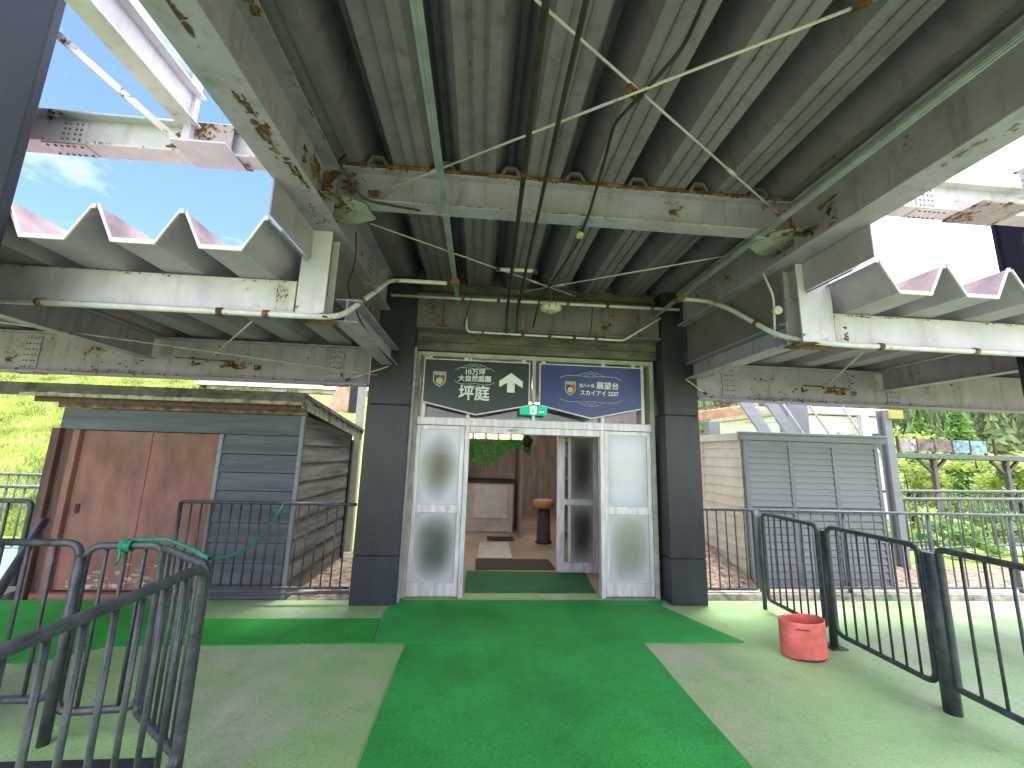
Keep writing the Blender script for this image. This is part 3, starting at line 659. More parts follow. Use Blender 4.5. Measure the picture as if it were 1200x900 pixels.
# building body and interior
bl = thing('station_building', 'dim interior walls and ceiling of the building behind the doors', 'building', (.66, 7, 0))
MB().box(-1.25, -1.19, 4.96, 11, -.2, 3.64).build('side_wall', 'intwall', bl)
MB().box(2.56, 2.62, 4.96, 11, -.2, 3.64).build('side_wall', 'intwall', bl)
MB().box(-1.25, 2.62, 11.0, 11.1, -.2, 3.64).build('back_wall', 'brownwall', bl)
MB().box(-1.25, 2.62, 4.92, 11, 2.75, 2.79).build('ceiling', 'intwall', bl)
MB().box(-1.3, 2.67, 4.92, 11.2, 3.641, 3.75).build('roof', 'deck_side', bl)
for i, (x, y) in enumerate(((-.05, 6.3), (1.3, 8.6))):
    lp = thing('ceiling_lamp', ('warm lobby ceiling lamp nearest the doors', 'warm lobby ceiling lamp at the back')[i], 'lamp', (x, y, 2.7), 'lobby ceiling lamps')
    MB().box(x - .32, x + .32, y - .1, y + .1, 2.70, 2.749).build('housing', 'white', lp); MB().box(x - .3, x + .3, y - .08, y + .08, 2.69, 2.699).build('diffuser', 'lamp', lp)
# lobby contents
dp = thing('lit_display', 'row of warm lit panels above the green garland at the back of the lobby', 'display', (.3, 9, 2.1))
MB().box(-.45, 1.25, 8.60, 8.66, 1.80, 2.35).build('backboard', 'brownwall', dp)
for k in range(5): MB().box(-.38 + k * .27, -.16 + k * .27, 8.57, 8.598, 1.86 + .02 * (k % 2), 2.12).build('panel', 'warm', dp)
gm = MB()
for k in range(1500):
    x = random.uniform(-.25, 1.05); y = 8.2 + random.uniform(-.08, .08); dz = random.random() ** 1.6 * (.34 + .2 * math.sin(x * 5 + 1)); z = 1.86 - dz
    a = random.uniform(0, 6.28); s_ = random.uniform(.015, .035); t_ = random.uniform(-.6, .6)
    dx, dy, dz2 = math.cos(a) * s_, t_ * s_, math.sin(a) * s_
    gm.quad((x - dx, y - dy, z - dz2), (x + dz2 * .5, y, z - dx * .5), (x + dx, y + dy, z + dz2), (x - dz2 * .5, y, z + dx * .5))
tag(gm.build('garland', 'garland'), 'bright green leafy garland hanging in the lobby', 'garland')
ct = thing('counter', 'dark lobby counter with pale front board', 'counter', (.3, 8.6, 0))
MB().box(-.35, .75, 8.5, 9.2, .0, .98).build('body', 'intwall', ct, bevel=.01); MB().box(-.4, .8, 8.45, 9.25, .985, 1.03).build('top', 'black', ct, bevel=.005)
MB().box(-.05, .62, 8.47, 8.495, .28, .92).build('front_board', 'paleboard', ct)
st = thing('stool', 'round orange stool in the dark right part of the lobby', 'stool', (1.25, 7.6, 0))
MB().tube([(1.25, 7.6, .62), (1.25, 7.6, .66), (1.25, 7.6, .74), (1.25, 7.6, .76)], [.17, .2, .2, .17], 16).build('seat', 'orange', st)
MB().tube([(1.25, 7.6, .0), (1.25, 7.6, .05), (1.25, 7.6, .619)], [.16, .13, .11], 14).build('pedestal', 'darkmat', st)
sh = thing('shelf_unit', 'dark brown shelf unit along the right lobby wall', 'shelf', (1.9, 8, 0))
MB().box(1.75, 2.5, 6.6, 6.63, 0, 1.9).box(1.75, 2.5, 8.9, 8.93, 0, 1.9).build('side_panel', 'brownwall', sh)
for z in (.1, .6, 1.1, 1.55, 1.88): MB().box(1.76, 2.5, 6.635, 8.895, z, z + .025).build('shelf', 'brownwall', sh)
for k, (y, z, h, w, mt, lb_) in enumerate(((6.85, 1.125, .25, .1, 'white', 'tall white box on the middle lobby shelf'), (7.15, 1.125, .14, .12, 'orange', 'orange box on the middle lobby shelf'), (7.5, 1.125, .2, .1, 'poster2', 'blue box on the middle lobby shelf'), (7.0, .625, .22, .14, 'peel', 'cream box on the lower lobby shelf'), (7.4, .625, .16, .12, 'carpet3', 'green box on the lower lobby shelf'), (7.9, .625, .26, .12, 'sign_black', 'black box on the lower lobby shelf'))):
    tag(MB().box(1.8, 1.8 + w, y, y + w, z + .0005, z + h).build('goods_box', mt, bevel=.004), lb_, 'box', 'boxes on the lobby shelf')
tag(MB().tube([(.98, 8.1, 2.0), (.98, 8.1, 1.86), (.98, 8.1, 1.72)], [.04, .11, .05], 12).build('hanging_ball', 'black'), 'dark hanging lantern beside the lit panels in the lobby', 'ball')  # plain black ball, gives no light
tag(MB().box(.85, .88, 8.0, 9.4, 0, 1.75).build('partition', 'brownwall', bevel=.004), 'brown partition in the middle of the lobby', 'partition')

# ================================================================== SIGNS
def text_mesh(txt, size, x, y, z, name, mat, parent, align='CENTER', sx=1.0, bold=.0, ext=.002):
    cu = bpy.data.curves.new('t', 'FONT'); cu.body = txt; cu.size = size; cu.align_x = align; cu.align_y = 'CENTER'; cu.extrude = ext; cu.resolution_u = 3
    o = bpy.data.objects.new('t', cu); COL.objects.link(o); bpy.context.view_layer.update()
    me = bpy.data.meshes.new_from_object(o.evaluated_get(bpy.context.evaluated_depsgraph_get())); bpy.data.objects.remove(o)
    o0 = wloc(parent)
    me.transform(Matrix.Translation(Vector((x, y, z)) - o0) @ Matrix.Rotation(PI / 2, 4, 'X') @ Matrix.Diagonal((sx, 1, 1, 1)))
    if bold:
        bmm = bmesh.new()
        for dx, dz, dy in ((0, 0, 0), (bold, 0, -.0002), (-bold, 0, -.0004), (0, bold, -.0006), (0, -bold, -.0008)):
            k0 = len(bmm.verts); bmm.from_mesh(me); bmm.verts.ensure_lookup_table()
            for v in bmm.verts[k0:]: v.co += Vector((dx, dy, dz))
        bmm.to_mesh(me); bmm.free()
    me.materials.clear(); me.materials.append(M[mat]); o = bpy.data.objects.new(name, me); COL.objects.link(o); o.parent = parent; return o
def signboard(x0, x1, z1, zs, zp, y, lab, mat):
    xm = (x0 + x1) / 2; t = thing('signboard', lab, 'sign', (xm, y, zs))
    def shape(e): return [(x0 - e, y, z1 + e), (x1 + e, y, z1 + e), (x1 + e, y, zs - e * .8), (xm, y, zp - e), (x0 - e, y, zs - e * .8)]
    MB().prism([(a, y + .004, c) for a, b, c in shape(.014)], (0, .035, 0)).build('edge_frame', 'alu', t, bevel=.002)
    MB().prism(shape(0), (0, .01, 0)).build('face', mat, t)
    return t
def crest(t, x, z, y, w, h):
    sh = lambda k: [(x - w / 2 * k, y, z + h / 2 * k), (x + w / 2 * k, y, z + h / 2 * k), (x + w / 2 * k, y, z - h * .12 * k), (x + w * .3 * k, y, z - h * .36 * k), (x, y, z - h / 2 * k), (x - w * .3 * k, y, z - h * .36 * k), (x - w / 2 * k, y, z - h * .12 * k)]
    c = MB().prism(sh(1), (0, .002, 0)).build('crest', 'ink_dim', t)
    MB().prism([(a, b - .001, q) for a, b, q in sh(.84)], (0, .001, 0)).build('field', 'crest_dark', c)
    MB().prism([(x + .002, y - .002, z + h * .26), (x + w * .40, y - .002, z + h * .26), (x + w * .40, y - .002, z - h * .12), (x + w * .2, y - .002, z - h * .28), (x + .002, y - .002, z - h * .1)], (0, .001, 0)).build('red_quarter', 'red', c)
    MB().tube([(x, y - .0035, z - h * .1), (x, y - .002, z - h * .1)], w * .26, 14).build('disc', 'crest_gold', c)
    MB().tube([(x, y - .005, z - h * .1), (x, y - .0036, z - h * .1)], w * .13, 12).build('disc', 'ink_dim', c)
    MB().box(x - w * .36, x + w * .36, y - .003, y - .002, z + h * .28, z + h * .38).build('band', 'ink_dim', c)
def scroll(t, x, z, y, w, up, mat='ink_dim'):
    m = MB(); r_ = .0042; s = 1 if up else -1
    for sx in (-1, 1):
        m.tube([(x + sx * w * k / 10, y, z + s * (.010 * math.sin(k / 10 * PI) + (.0 if k < 9 else -.012 * (k - 8)))) for k in range(0, 11)], r_, 5)
        m.tube([(x + sx * (.05 + .035 * math.cos(a) * (1 - a / 9)), y, z + s * (.034 + .026 * math.sin(a) * (1 - a / 9))) for a in [i * .5 for i in range(14)]], r_ * .8, 5)
        m.tube([(x + sx * (.16 - .1 * k / 6), y, z + s * (.012 + .03 * math.sin(k / 6 * PI * .6))) for k in range(7)], r_ * .8, 5)
        m.tube([(x + sx * (.012 + .012 * math.cos(a)), y, z + s * (.045 + .018 * math.sin(a))) for a in [i * .7 for i in range(9)]], r_ * .7, 5)
    return m.build('scroll_ornament', mat, t)
Ys = 4.63
s1 = signboard(-.672, .558, 2.665, 2.165, 2.035, Ys, 'black five-sided signboard with white arrow and lettering, left above the doors', 'sign_black')
yt = Ys - .003
crest(s1, -.497, 2.43, Ys - .003, .15, .18)
scroll(s1, -.085, 2.57, yt, .235, True); scroll(s1, -.085, 2.395, yt, .235, False)
text_mesh('10万坪', .083, -.085, yt, 2.528, 'lettering', 'ink', s1, bold=.0016)
text_mesh('大自然庭園', .078, -.085, yt, 2.448, 'lettering', 'ink', s1, bold=.0016)
text_mesh('坪庭', .185, -.085, yt, 2.268, 'lettering', 'ink', s1, bold=.0038)
ax, az = .345, 2.42; A = [(0, .12), (.14, .02), (.14, -.055), (.045, .0), (.045, -.115), (-.045, -.115), (-.045, .0), (-.14, -.055), (-.14, .02)]
MB().prism([(ax + a, yt, az + b) for a, b in A], (0, .002, 0)).build('arrow', 'ink', s1)
s2 = signboard(.70, 1.935, 2.665, 2.175, 2.04, Ys, 'blue five-sided signboard with white lettering and scrolls, right above the doors', 'sign_blue')
crest(s2, 1.06, 2.385, Ys - .003, .13, .17)
scroll(s2, 1.31, 2.535, yt, .38, True); scroll(s2, 1.31, 2.235, yt, .38, False)
text_mesh('北八ヶ岳', .048, 1.262, yt, 2.425, 'lettering', 'ink', s2, bold=.001)
text_mesh('展望台', .094, 1.518, yt, 2.428, 'lettering', 'ink', s2, bold=.002)
text_mesh('スカイアイ 2237', .070, 1.415, yt, 2.335, 'lettering', 'ink', s2, bold=.0018, sx=.93)
text_mesh('自動ドア', .035, .40, Yf + .008, 1.866, 'lettering', 'crest_dark', fac)
for x in (-.62, -.2, .50, .74, 1.48, 1.86):
    b_ = MB().box(x - .022, x + .022, Ys + .042, Yf + .05, 2.655, 2.715).build('sign_bracket', 'alu', s1 if x < .6 else s2)
ex = thing('exit_sign', 'small green emergency exit sign box below the two signboards', 'sign', (.62, 4.6, 2.06))
MB().box(.465, .79, 4.655, 4.73, 2.055, 2.165).build('housing', 'exit_green', ex, bevel=.004)
MB().box(.585, .66, 4.651, 4.6545, 2.062, 2.158).build('picture_panel', 'exit_pale', ex)
pg = MB().tube([(.628, 4.649, 2.143), (.628, 4.6505, 2.143)], .009, 8)
for a, b in (((.625, 2.13), (.615, 2.105)), ((.615, 2.105), (.632, 2.088)), ((.632, 2.088), (.628, 2.07)), ((.615, 2.105), (.60, 2.085)), ((.60, 2.085), (.592, 2.09)), ((.622, 2.125), (.642, 2.115)), ((.622, 2.125), (.602, 2.12))):
    pg.bar((a[0], 4.6498, a[1]), (b[0], 4.6498, b[1]), .001, .009, up=(0, 0, 1)) if abs(a[0] - b[0]) > abs(a[1] - b[1]) else pg.box(min(a[0], b[0]) - .004, max(a[0], b[0]) + .004, 4.6493, 4.6503, min(a[1], b[1]), max(a[1], b[1]))
pg.build('running_figure', 'exit_green', ex)
MB().box(.69, .745, 4.652, 4.6545, 2.085, 2.092).build('arrow_mark', 'exit_pale', ex)

# ================================================================== CONDUITS, CABLES, RODS
def pipe(name, pts, rad, mat, lab, bend=.08, seg=8, cat='pipe', clamps=(), group=None):
    t = thing(name, lab, cat, pts[0], group); P = arc_path(pts, bend)
    MB().tube(P, rad, seg).build('tube', mat, t)
    for c in clamps:
        i, k = c; a, b = Vector(pts[i]), Vector(pts[i + 1]); d = (b - a).normalized(); q = a + (b - a) * k
        MB().tube([q - d * .018, q + d * .018], rad * 1.45, 8).build('clamp', 'rust', t)
        if abs(d.z) < .7 and q.z > 2.9: MB().box(q.x - .005, q.x + .005, q.y - .005, q.y + .005, q.z + rad, q.z + .07 + .0 * rad).build('hanger', 'rust', t)
    return t
def tray(x, y0, y1, z, lab):
    t = thing('cable_channel', lab, 'channel', (x, (y0 + y1) / 2, z), 'ceiling cable channels')
    MB().box(x - .024, x + .024, y0, y1, z, z + .003).box(x - .024, x - .021, y0, y1, z + .003, z + .022).box(x + .021, x + .024, y0, y1, z + .003, z + .022).build('channel', 'galv', t)
    MB().box(x - .014, x - .008, y0 + .01, y1 - .01, z - .004, z - .0005).box(x + .006, x + .012, y0 + .01, y1 - .01, z - .004, z - .0005).build('bead', 'galv', t)
    for y in (-1.0, 1.05, 2.72, 3.95):
        if y0 < y < y1: MB().box(x - .034, x + .034, y - .022, y + .022, z - .006, z + .03).build('clip', 'galv', t, bevel=.002)
    return t
tray(-.32, -5, 4.55, 3.322, 'pale green cable channel running along the ceiling left of centre')
tray(2.12, -5, 4.60, 3.322, 'pale green cable channel running along the ceiling beside the right girder')
tag(MB().box(-.365, -.275, 3.80, 3.90, 3.275, 3.32).build('junction_box', 'rust', bevel=.006), 'rusty orange junction box on the left ceiling channel', 'box')
tag(MB().box(2.05, 2.13, 3.86, 3.96, 3.27, 3.32).build('junction_box', 'rust', bevel=.006), 'rusty orange junction box on the right ceiling channel', 'box')
pipe('dark_pipe', [(.165, -5, 3.27), (.18, 1.38, 3.27), (.22, 2.9, 3.27), (.262, 4.5, 3.25), (.262, 4.5, 2.98)], .016, 'cable', 'left of two dark brown pipes running side by side along the ceiling', clamps=((1, .5),))
pipe('dark_pipe', [(.29, -5, 3.27), (.33, 1.6, 3.27), (.36, 3.4, 3.27), (.385, 4.5, 3.25), (.385, 4.5, 3.0)], .013, 'cable', 'right of two dark brown pipes running side by side along the ceiling')
pipe('cable', [(.80, -1, 3.50), (.84, 1.22, 3.45), (.86, 1.46, 3.46), (.76, 1.66, 3.42), (.675, 1.88, 3.43), (.70, 2.1, 3.42), (.735, 2.6, 3.36), (.73, 2.95, 3.30), (.60, 4.2, 3.28), (.585, 4.55, 3.1)], .010, 'cable', 'wavy black cable looping across the ceiling to the yellowed detector', .06)
dt = thing('detector', 'small yellowed round detector hanging from the black cable', 'detector', (.72, 2.83, 3.30))
MB().tube([(.72, 2.83, 3.345), (.72, 2.83, 3.31), (.72, 2.83, 3.29)], [.018, .032, .026], 12).build('body', 'yellowed', dt)
hb = thing('holder_tube', 'short white tube fitting hanging under the dark pipes', 'fitting', (.33, 3.6, 3.4))
MB().tube([(.12, 3.62, 3.36), (.49, 3.62, 3.37)], .018, 10).build('tube', 'white', hb)
for x in (.12, .49): MB().tube([(x - .03, 3.62, 3.36), (x + .01, 3.62, 3.36)], .024, 10).build('end_cap', 'rust', hb)
pipe('conduit', [(-1.06, 4.32, 3.31), (2.30, 4.32, 3.335)], .017, 'conduit', 'long grey conduit across the ceiling in front of the header beam', clamps=((0, .24), (0, .43), (0, .74), (0, .9), (0, .36), (0, .6)))
pipe('conduit', [(-.22, 4.50, 3.18), (-.20, 4.50, 2.985), (1.68, 4.50, 2.975), (2.12, 4.44, 3.26)], .013, 'conduit', 'lower grey conduit strung just above the signboards', .05, clamps=((1, .1), (1, .35), (1, .52), (1, .68), (1, .82)))
pipe('conduit', [(-9.0, 2.80, 2.500), (-1.30, 2.80, 2.515), (-1.06, 2.88, 2.545), (-.92, 3.35, 2.98), (-.95, 3.80, 3.262), (-.40, 3.86, 3.29)], .021, 'conduit', 'white conduit along the left eave beam, bending up to the left channel', .16, 10, clamps=((0, .78), (0, .93), (0, .97), (2, .5)))
pipe('conduit', [(11.0, 2.80, 2.53), (2.72, 2.80, 2.515), (2.42, 2.95, 2.60), (2.38, 3.55, 3.08), (2.36, 3.88, 3.28), (2.10, 3.90, 3.29)], .021, 'conduit', 'white conduit along the right eave beam, bending up to the right channel', .16, 10, clamps=((0, .75), (0, .85), (0, .95), (2, .4)))
pipe('conduit', [(2.36, 3.0, 3.18), (2.42, 2.98, 2.96), (2.44, 3.03, 2.62)], .009, 'conduit', 'thin conduit dropping past the white junction disc beside the right girder', .06)
tag(MB().tube([(2.44, 2.96, 2.84), (2.44, 3.0, 2.84)], .035, 14).build('junction_disc', 'white'), 'small round white junction disc by the right hanger post', 'fitting')
pipe('cable', [(-1.0, 2.5, 3.58), (-1.0, 2.4, 3.45), (-.9, 2.62, 3.33), (-.5, 2.68, 3.32)], .008, 'cable', 'dark drooping cable at the left girder and cross beam joint', .1)
pipe('cable', [(-1.05, 3.0, 3.3), (-1.06, 3.1, 3.08), (-1.10, 3.05, 2.85), (-1.02, 3.3, 2.62), (-.99, 4.0, 2.54), (-.99, 4.45, 2.54)], .007, 'cable', 'black cable hanging down past the left hanger post', .1)
pipe('hanging_cable', [(1.25, 4.32, 3.33), (1.26, 4.4, 3.1), (1.25, 4.46, 2.99)], .007, 'cable', 'thin black cable dropping behind the conduit right of the round lamp', .05)
pipe('hanging_cable', [(-.16, 4.30, 3.33), (-.20, 4.4, 3.2), (-.24, 4.47, 3.05)], .008, 'cable', 'thin black cable dropping from the conduit left of the round lamp', .05)
rod((1.452, 1.2, 3.42), (-.96, 2.76, 3.42), 'long pale brace rod from top right down to the left girder joint')
rod((-.35, 1.02, 3.44), (2.19, 2.57, 3.44), 'long pale brace rod from top centre down to the right girder joint')
rod((4.2, -.58, 3.42), (1.46, 1.195, 3.42), 'brace rod continuing overhead towards the right girder')
rod((-.96, 3.03, 3.40), (1.0, 4.24, 3.40), 'thin brace rod crossing behind the cross beam, falling to the right')
rod((2.13, 3.15, 3.40), (.35, 4.26, 3.40), 'thin brace rod crossing behind the cross beam, falling to the left')
tag(MB().bar((.66, 1.66, 3.43), (.76, 1.72, 3.43), .05, .012).build('crossing_clip', 'rust'), 'rusty clip where the two long brace rods cross', 'clip')
al = thing('round_lamp', 'small round yellowed ribbed lamp hanging from the ceiling conduit', 'lamp', (.75, 4.28, 3.2))
MB().tube([(.75, 4.28, 3.28), (.75, 4.28, 3.27), (.75, 4.28, 3.23), (.75, 4.28, 3.205)], [.09, .118, .118, .07], 12).build('shade', 'white', al)
MB().tube([(.75, 4.28, 3.205), (.75, 4.28, 3.18)], [.05, .03], 10).build('lens', 'yellowed', al)
for k in range(10): a = k * PI / 5; MB().box(.75 + .118 * math.cos(a) - .006, .75 + .118 * math.cos(a) + .006, 4.28 + .118 * math.sin(a) - .006, 4.28 + .118 * math.sin(a) + .006, 3.225, 3.272).build('rib', 'yellowed', al)
MB().tube([(.75, 4.28, 3.28), (.75, 4.28, 3.44)], .01, 6).build('stem', 'rust', al)
for x in (-.48, .45, 1.86):
    tag(MB().box(x - .012, x + .012, 4.47, 4.49, 3.03, 3.3).box(x - .05, x + .05, 4.465, 4.492, 3.03, 3.045).build('hanger_strap', 'rust'), {-.48: 'rusty strap on the header beam above the black signboard', .45: 'rusty strap on the header beam at its middle', 1.86: 'rusty strap on the header beam above the blue signboard'}[x], 'strap')
tag(MB().tube([(.96 + .05 * math.cos(a * .5), 4.49, 2.955 - .035 * abs(math.sin(a * .5))) for a in range(0, 7)], .006, 6).build('cable_loop', 'cable'), 'small black cable loop under the lower conduit', 'cable')

# ================================================================== SHED (left)
X0, X1, YS, YB = -4.60, -2.02, 4.78, 6.55
shed = thing('shed', 'old shed with oxide-red door and blue-grey board walls left of the entrance', 'shed', ((X0 + X1) / 2, 5.6, 0))
# post, frame, door
MB().box(X0 - .03, X0 + .055, YS - .06, YS + .06, -.1, 1.73).build('corner_post', 'frame_brown', shed, bevel=.004)
MB().box(X0 + .056, X0 + .16, YS - .01, YS + .05, -.05, 1.72).build('door_frame', 'frame_brown', shed, bevel=.004)
MB().box(X0 + .161, X0 + .23, YS - .03, YS + .05, -.05, 1.72).build('door_frame', 'door_red', shed, bevel=.004)
dr = MB().box(X0 + .232, -2.925, YS + .02, YS + .055, .06, 1.715).build('door', 'door_red', shed, bevel=.003)
MB().box(-3.652, -3.646, YS + .0165, YS + .0195, .07, 1.71).build('door_seam', 'frame_brown', dr)
MB().box(-4.30, -4.255, YS + .012, YS + .0195, .83, .93).build('latch', 'black', dr, bevel=.004)
pm = MB(); random.seed(3)
for k in range(70):
    x = random.uniform(-4.25, -2.97); z = .10 + random.random() ** 2.2 * .22; w = random.uniform(.01, .09); h = random.uniform(.006, .03)
    pts = [(x + w * math.cos(a) * random.uniform(.35, 1), YS + .019 - k * .00001, z + h * math.sin(a) * random.uniform(.35, 1)) for a in [i * PI / 7 for i in range(14)]]
    pm.prism(pts, (0, .0008, 0))
pm.build('peeled_patches', 'peel', dr, kind='stuff')
MB().box(X0 + .10, -2.93, YS - .06, YS + .018, -.05, .05).build('sill', 'door_red', shed, bevel=.004)
MB().box(X0, X1, YS - .01, YS + .04, 1.722, 1.955).build('lintel_board', 'plank_blue', shed, bevel=.004)
MB().box(-2.922, -2.88, YS - .02, YS + .04, -.03, 1.72).build('trim_strip', 'slat_frame', shed, bevel=.003)
MB().box(X1 - .035, X1 + .002, YS - .02, YS + .02, -.03, 1.955).build('corner_trim', 'slat_frame', shed, bevel=.003)
zz = [-.03, .13, .34, .55, .76, .98, 1.10, 1.30, 1.50, 1.72]
for a, b in zip(zz[:-1], zz[1:]):
    MB().prism([(-2.878, YS - .012 + random.uniform(-.003, .003), a + .006), (-2.878, YS + .006, b - .004), (-2.878, YS + .03, b - .004), (-2.878, YS + .03, a + .006)], (.84, 0, 0)).build('plank', 'plank_blue', shed)
z = -.05; k = 0
while z < 1.92:
    h = .21 + random.uniform(-.012, .012); zt = min(z + h, 1.95); yb = YB
    zback = 1.95 - (1.95 - 1.72)
    MB().prism([(X1 + .012 + random.uniform(-.003, .004), YS + .021, z + .005), (X1 + .012, YB, z + .005), (X1 + .002, YB, min(zt, 1.74) + .002), (X1 + .002, YS + .021, zt + .002)], (-.02, 0, 0)).build('plank', 'plank_side', shed); z += h
MB().box(X1 - .03, X1 + .03, YB - .06, YB + .02, -.1, 1.73).build('corner_post', 'black', shed)
MB().box(X1 - .045, X1 - .03, YS + .08, YB - .03, -.1, 1.72).build('gap_backing', 'black', shed); MB().box(X0 + .04, X1 - .03, YS + .057, YS + .075, -.1, 1.95).build('gap_backing', 'black', shed)  # black backing added inside so no light shows through the board gaps
MB().box(X0, X0 + .03, YS + .08, YB, -.1, 1.75).build('side_wall', 'plank_side', shed); MB().box(X0, X1, YB - .03, YB, -.1, 1.75).build('back_wall', 'plank_side', shed)
# roof: lean-to slab with peeling fascia layers
XO0, XO1, YO, YBk = -5.05, -1.93, 4.50, 6.85
def slope(y): return 2.19 - (y - YO) * .115
MB().prism([(XO0, YO, slope(YO)), (XO0, YBk, slope(YBk)), (XO0, YBk, slope(YBk) - .05), (XO0, YO, slope(YO) - .05)], (XO1 - XO0, 0, 0)).build('roof', 'roofwood', shed, bevel=.004)
MB().box(XO0 + .02, XO1 - .004, YO + .004, YO + .03, 2.055, 2.139).build('fascia_board', 'roofwood', shed, bevel=.003)
m = MB(); n = 60; pts = [(XO0 + .25, YO - .003, 2.05)]
for i in range(n + 1): pts.append((XO0 + .25 + (XO1 - XO0 - .27) * (1 - i / n) if False else XO0 + .25 + (XO1 - XO0 - .27) * i / n, YO - .003, 2.088 + random.uniform(-.006, .007)))
pts.append((XO1 - .02, YO - .003, 2.05)); MB().prism(pts, (0, .006, 0)).build('peeled_strip', 'peel', shed)
MB().box(-4.75, XO1 - .02, YO + .10, YO + .125, 2.0, 2.06).build('fascia_board', 'frame_brown', shed)
MB().box(X0 - .02, X1 + .03, YS - .06, YS - .015, 1.956, 2.03).build('eave_batten', 'redbrown', shed, bevel=.003)
MB().prism([(XO1 - .02, YO + .04, slope(YO) - .052), (XO1 - .02, YBk - .02, slope(YBk) - .052), (XO1 - .02, YBk - .02, slope(YBk) - .17), (XO1 - .02, YO + .04, slope(YO) - .17)], (-.025, 0, 0)).build('barge_board', 'peel', shed)
for k in range(9):
    y = YO + .3 + k * .24; MB().bar((XO1 - .005, y, slope(y) - .06), (XO1 - .005, y + .10, slope(y + .1) - .065), .012, .03).build('bracket', 'black', shed)
# leaning pipe by the shed
tag(MB().tube([(-3.55, 3.30, .02), (-4.0, 4.20, .86)], .035, 10).build('leaning_pipe', 'fence'), 'dark pipe leaning against the shed behind the left barrier', 'pipe')
random.seed(11)
for k in range(3):
    x, y = -2.2 + k * .35, 4.85 + .12 * k; s_ = (.06, .08, .11)[k]
    st_ = bmesh.new(); bmesh.ops.create_icosphere(st_, subdivisions=2, radius=s_)
    for v in st_.verts: v.co = Vector((v.co.x * 1.4, v.co.y, v.co.z * .6)) * random.uniform(.88, 1.1)
    me = bpy.data.meshes.new('rock'); st_.to_mesh(me); st_.free(); me.materials.append(M['stone']); o = bpy.data.objects.new('rock', me); COL.objects.link(o); o.location = (x, y, -.02)
    tag(o, ('smallest pale rock, below the shed corner trim', 'middle pale rock between the shed corner and the pillar', 'largest pale rock beside the left pillar')[k], 'rock', 'rocks at the foot of the shed')

# ================================================================== LOCKER (right)
A0, A1, YL, YLb, ZL = 3.66, 5.66, 5.30, 8.2, 1.955
lk = thing('storage_hut', 'blue-grey slatted storage hut with cream side behind the right railing', 'hut', ((A0 + A1) / 2, 6, -.1))
MB().box(A0 - .05, A1 + .10, YL - .06, YLb, ZL - .08, ZL).build('roof', 'slat_frame', lk, bevel=.006)
MB().box(A0 - .07, A1 + .12, YL - .08, YL + .02, ZL + .001, ZL + .035).build('roof_edge', 'slat_frame', lk, bevel=.004)
MB().box(A0, A1, YL + .02, YL + .05, -.12, ZL - .081).build('backing', 'fence_far', lk)
pw = (A1 - A0 - .05) / 3
for k in range(4):
    x = A0 + k * (pw + .0) ; MB().box(x, x + .055, YL - .012, YL + .019, -.12, ZL - .081).build('stile', 'slat_frame', lk, bevel=.003)
for z in (-.115, .90, 1.80):
    for k in range(3): MB().box(A0 + .056 + k * pw, A0 + pw - .001 + k * pw, YL - .010, YL + .019, z, z + .07).build('rail', 'slat_frame', lk, bevel=.002)
slm = None
for k in range(3):
    for band, (z0, z1, n) in enumerate(((-.04, .895, 10), (.975, 1.795, 10))):
        for i in range(n):
            h = (z1 - z0) / n; z = z0 + i * h
            if slm is None:
                o = MB().prism([(A0 + .06, YL - .010, z + .010), (A0 + .06, YL + .008, z + h - .006), (A0 + .06, YL + .018, z + h - .006), (A0 + .06, YL + .018, z + .010)], (pw - .066, 0, 0)).build('slat', 'slat', lk); slm = o; zr = z; hr = h
            else:
                o = slm.copy(); COL.objects.link(o); o.scale = (1, 1, 1); o.location = Vector((k * pw, 0, 0)); 
                me_z = z - zr; o.location.z = me_z + (zr - (-.1)) * 0; o.name = 'slat'
                if abs(h - hr) > 1e-6: pass
# cream side wall: overlapping boards
for col_ in range(2):
    ya = YL + .06 + col_ * .96; yb = ya + .95
    z = -.13
    while z < ZL - .09:
        zt = min(z + .135, ZL - .085)
        MB().prism([(A0 - .012, ya, z + .003), (A0 - .012, yb, z + .003), (A0 + .002, yb, zt - .003), (A0 + .002, ya, zt - .003)], (.014, 0, 0)).build('siding_board', 'cream_side', lk); z += .135
MB().box(A0 - .014, A0 + .01, YL + .014 + .96 + .045 - .01, YL + .06 + .96 - .001, -.12, ZL - .085).build('joint_strip', 'cream_side', lk)
MB().box(A0 + .004, A0 + .02, YL + .06, YLb - .02, -.13, ZL - .085).build('side_wall', 'cream_side', lk)
MB().box(A0 - .06, A0 - .051, YL + .03, YLb, ZL - .085, ZL + .02).build('side_fascia', 'cream_side', lk)
MB().box(A1 - .02, A1, YL + .05, YLb - .02, -.13, ZL - .085).build('side_wall', 'slat_frame', lk)
MB().prism([(A0 - .03, YL + .3, .02), (A0 - .03, YLb, .62), (A0 - .03, YLb, .66), (A0 - .03, YL + .3, .06)], (.01, 0, 0)).build('base_flashing', 'cream_side', lk)
# earth bank beside the hut
bk = MB(); bk.prism([(2.66, 5.0, -.1), (2.66, 9.5, -.1), (2.66, 9.5, .9), (2.66, 6.2, .28), (2.66, 5.3, .05)], (.98, 0, 0)); struct('earth_bank', bk, 'dirt')
for k, (x, mt, lb_) in enumerate(((4.05, 'black', 'dark block at the left foot of the slatted hut'), (4.5, 'stone', 'pale broken block under the first slatted panel'), (4.95, 'stone', 'pale broken block under the middle slatted panel'), (5.4, 'stone', 'pale broken block near the right foot of the slatted hut'))):
    tag(MB().bar((x, 4.98, -.06), (x + .2, 5.1, -.03), .08, .06).build('scrap_block', mt, bevel=.008), lb_, 'block', 'blocks at the foot of the hut')

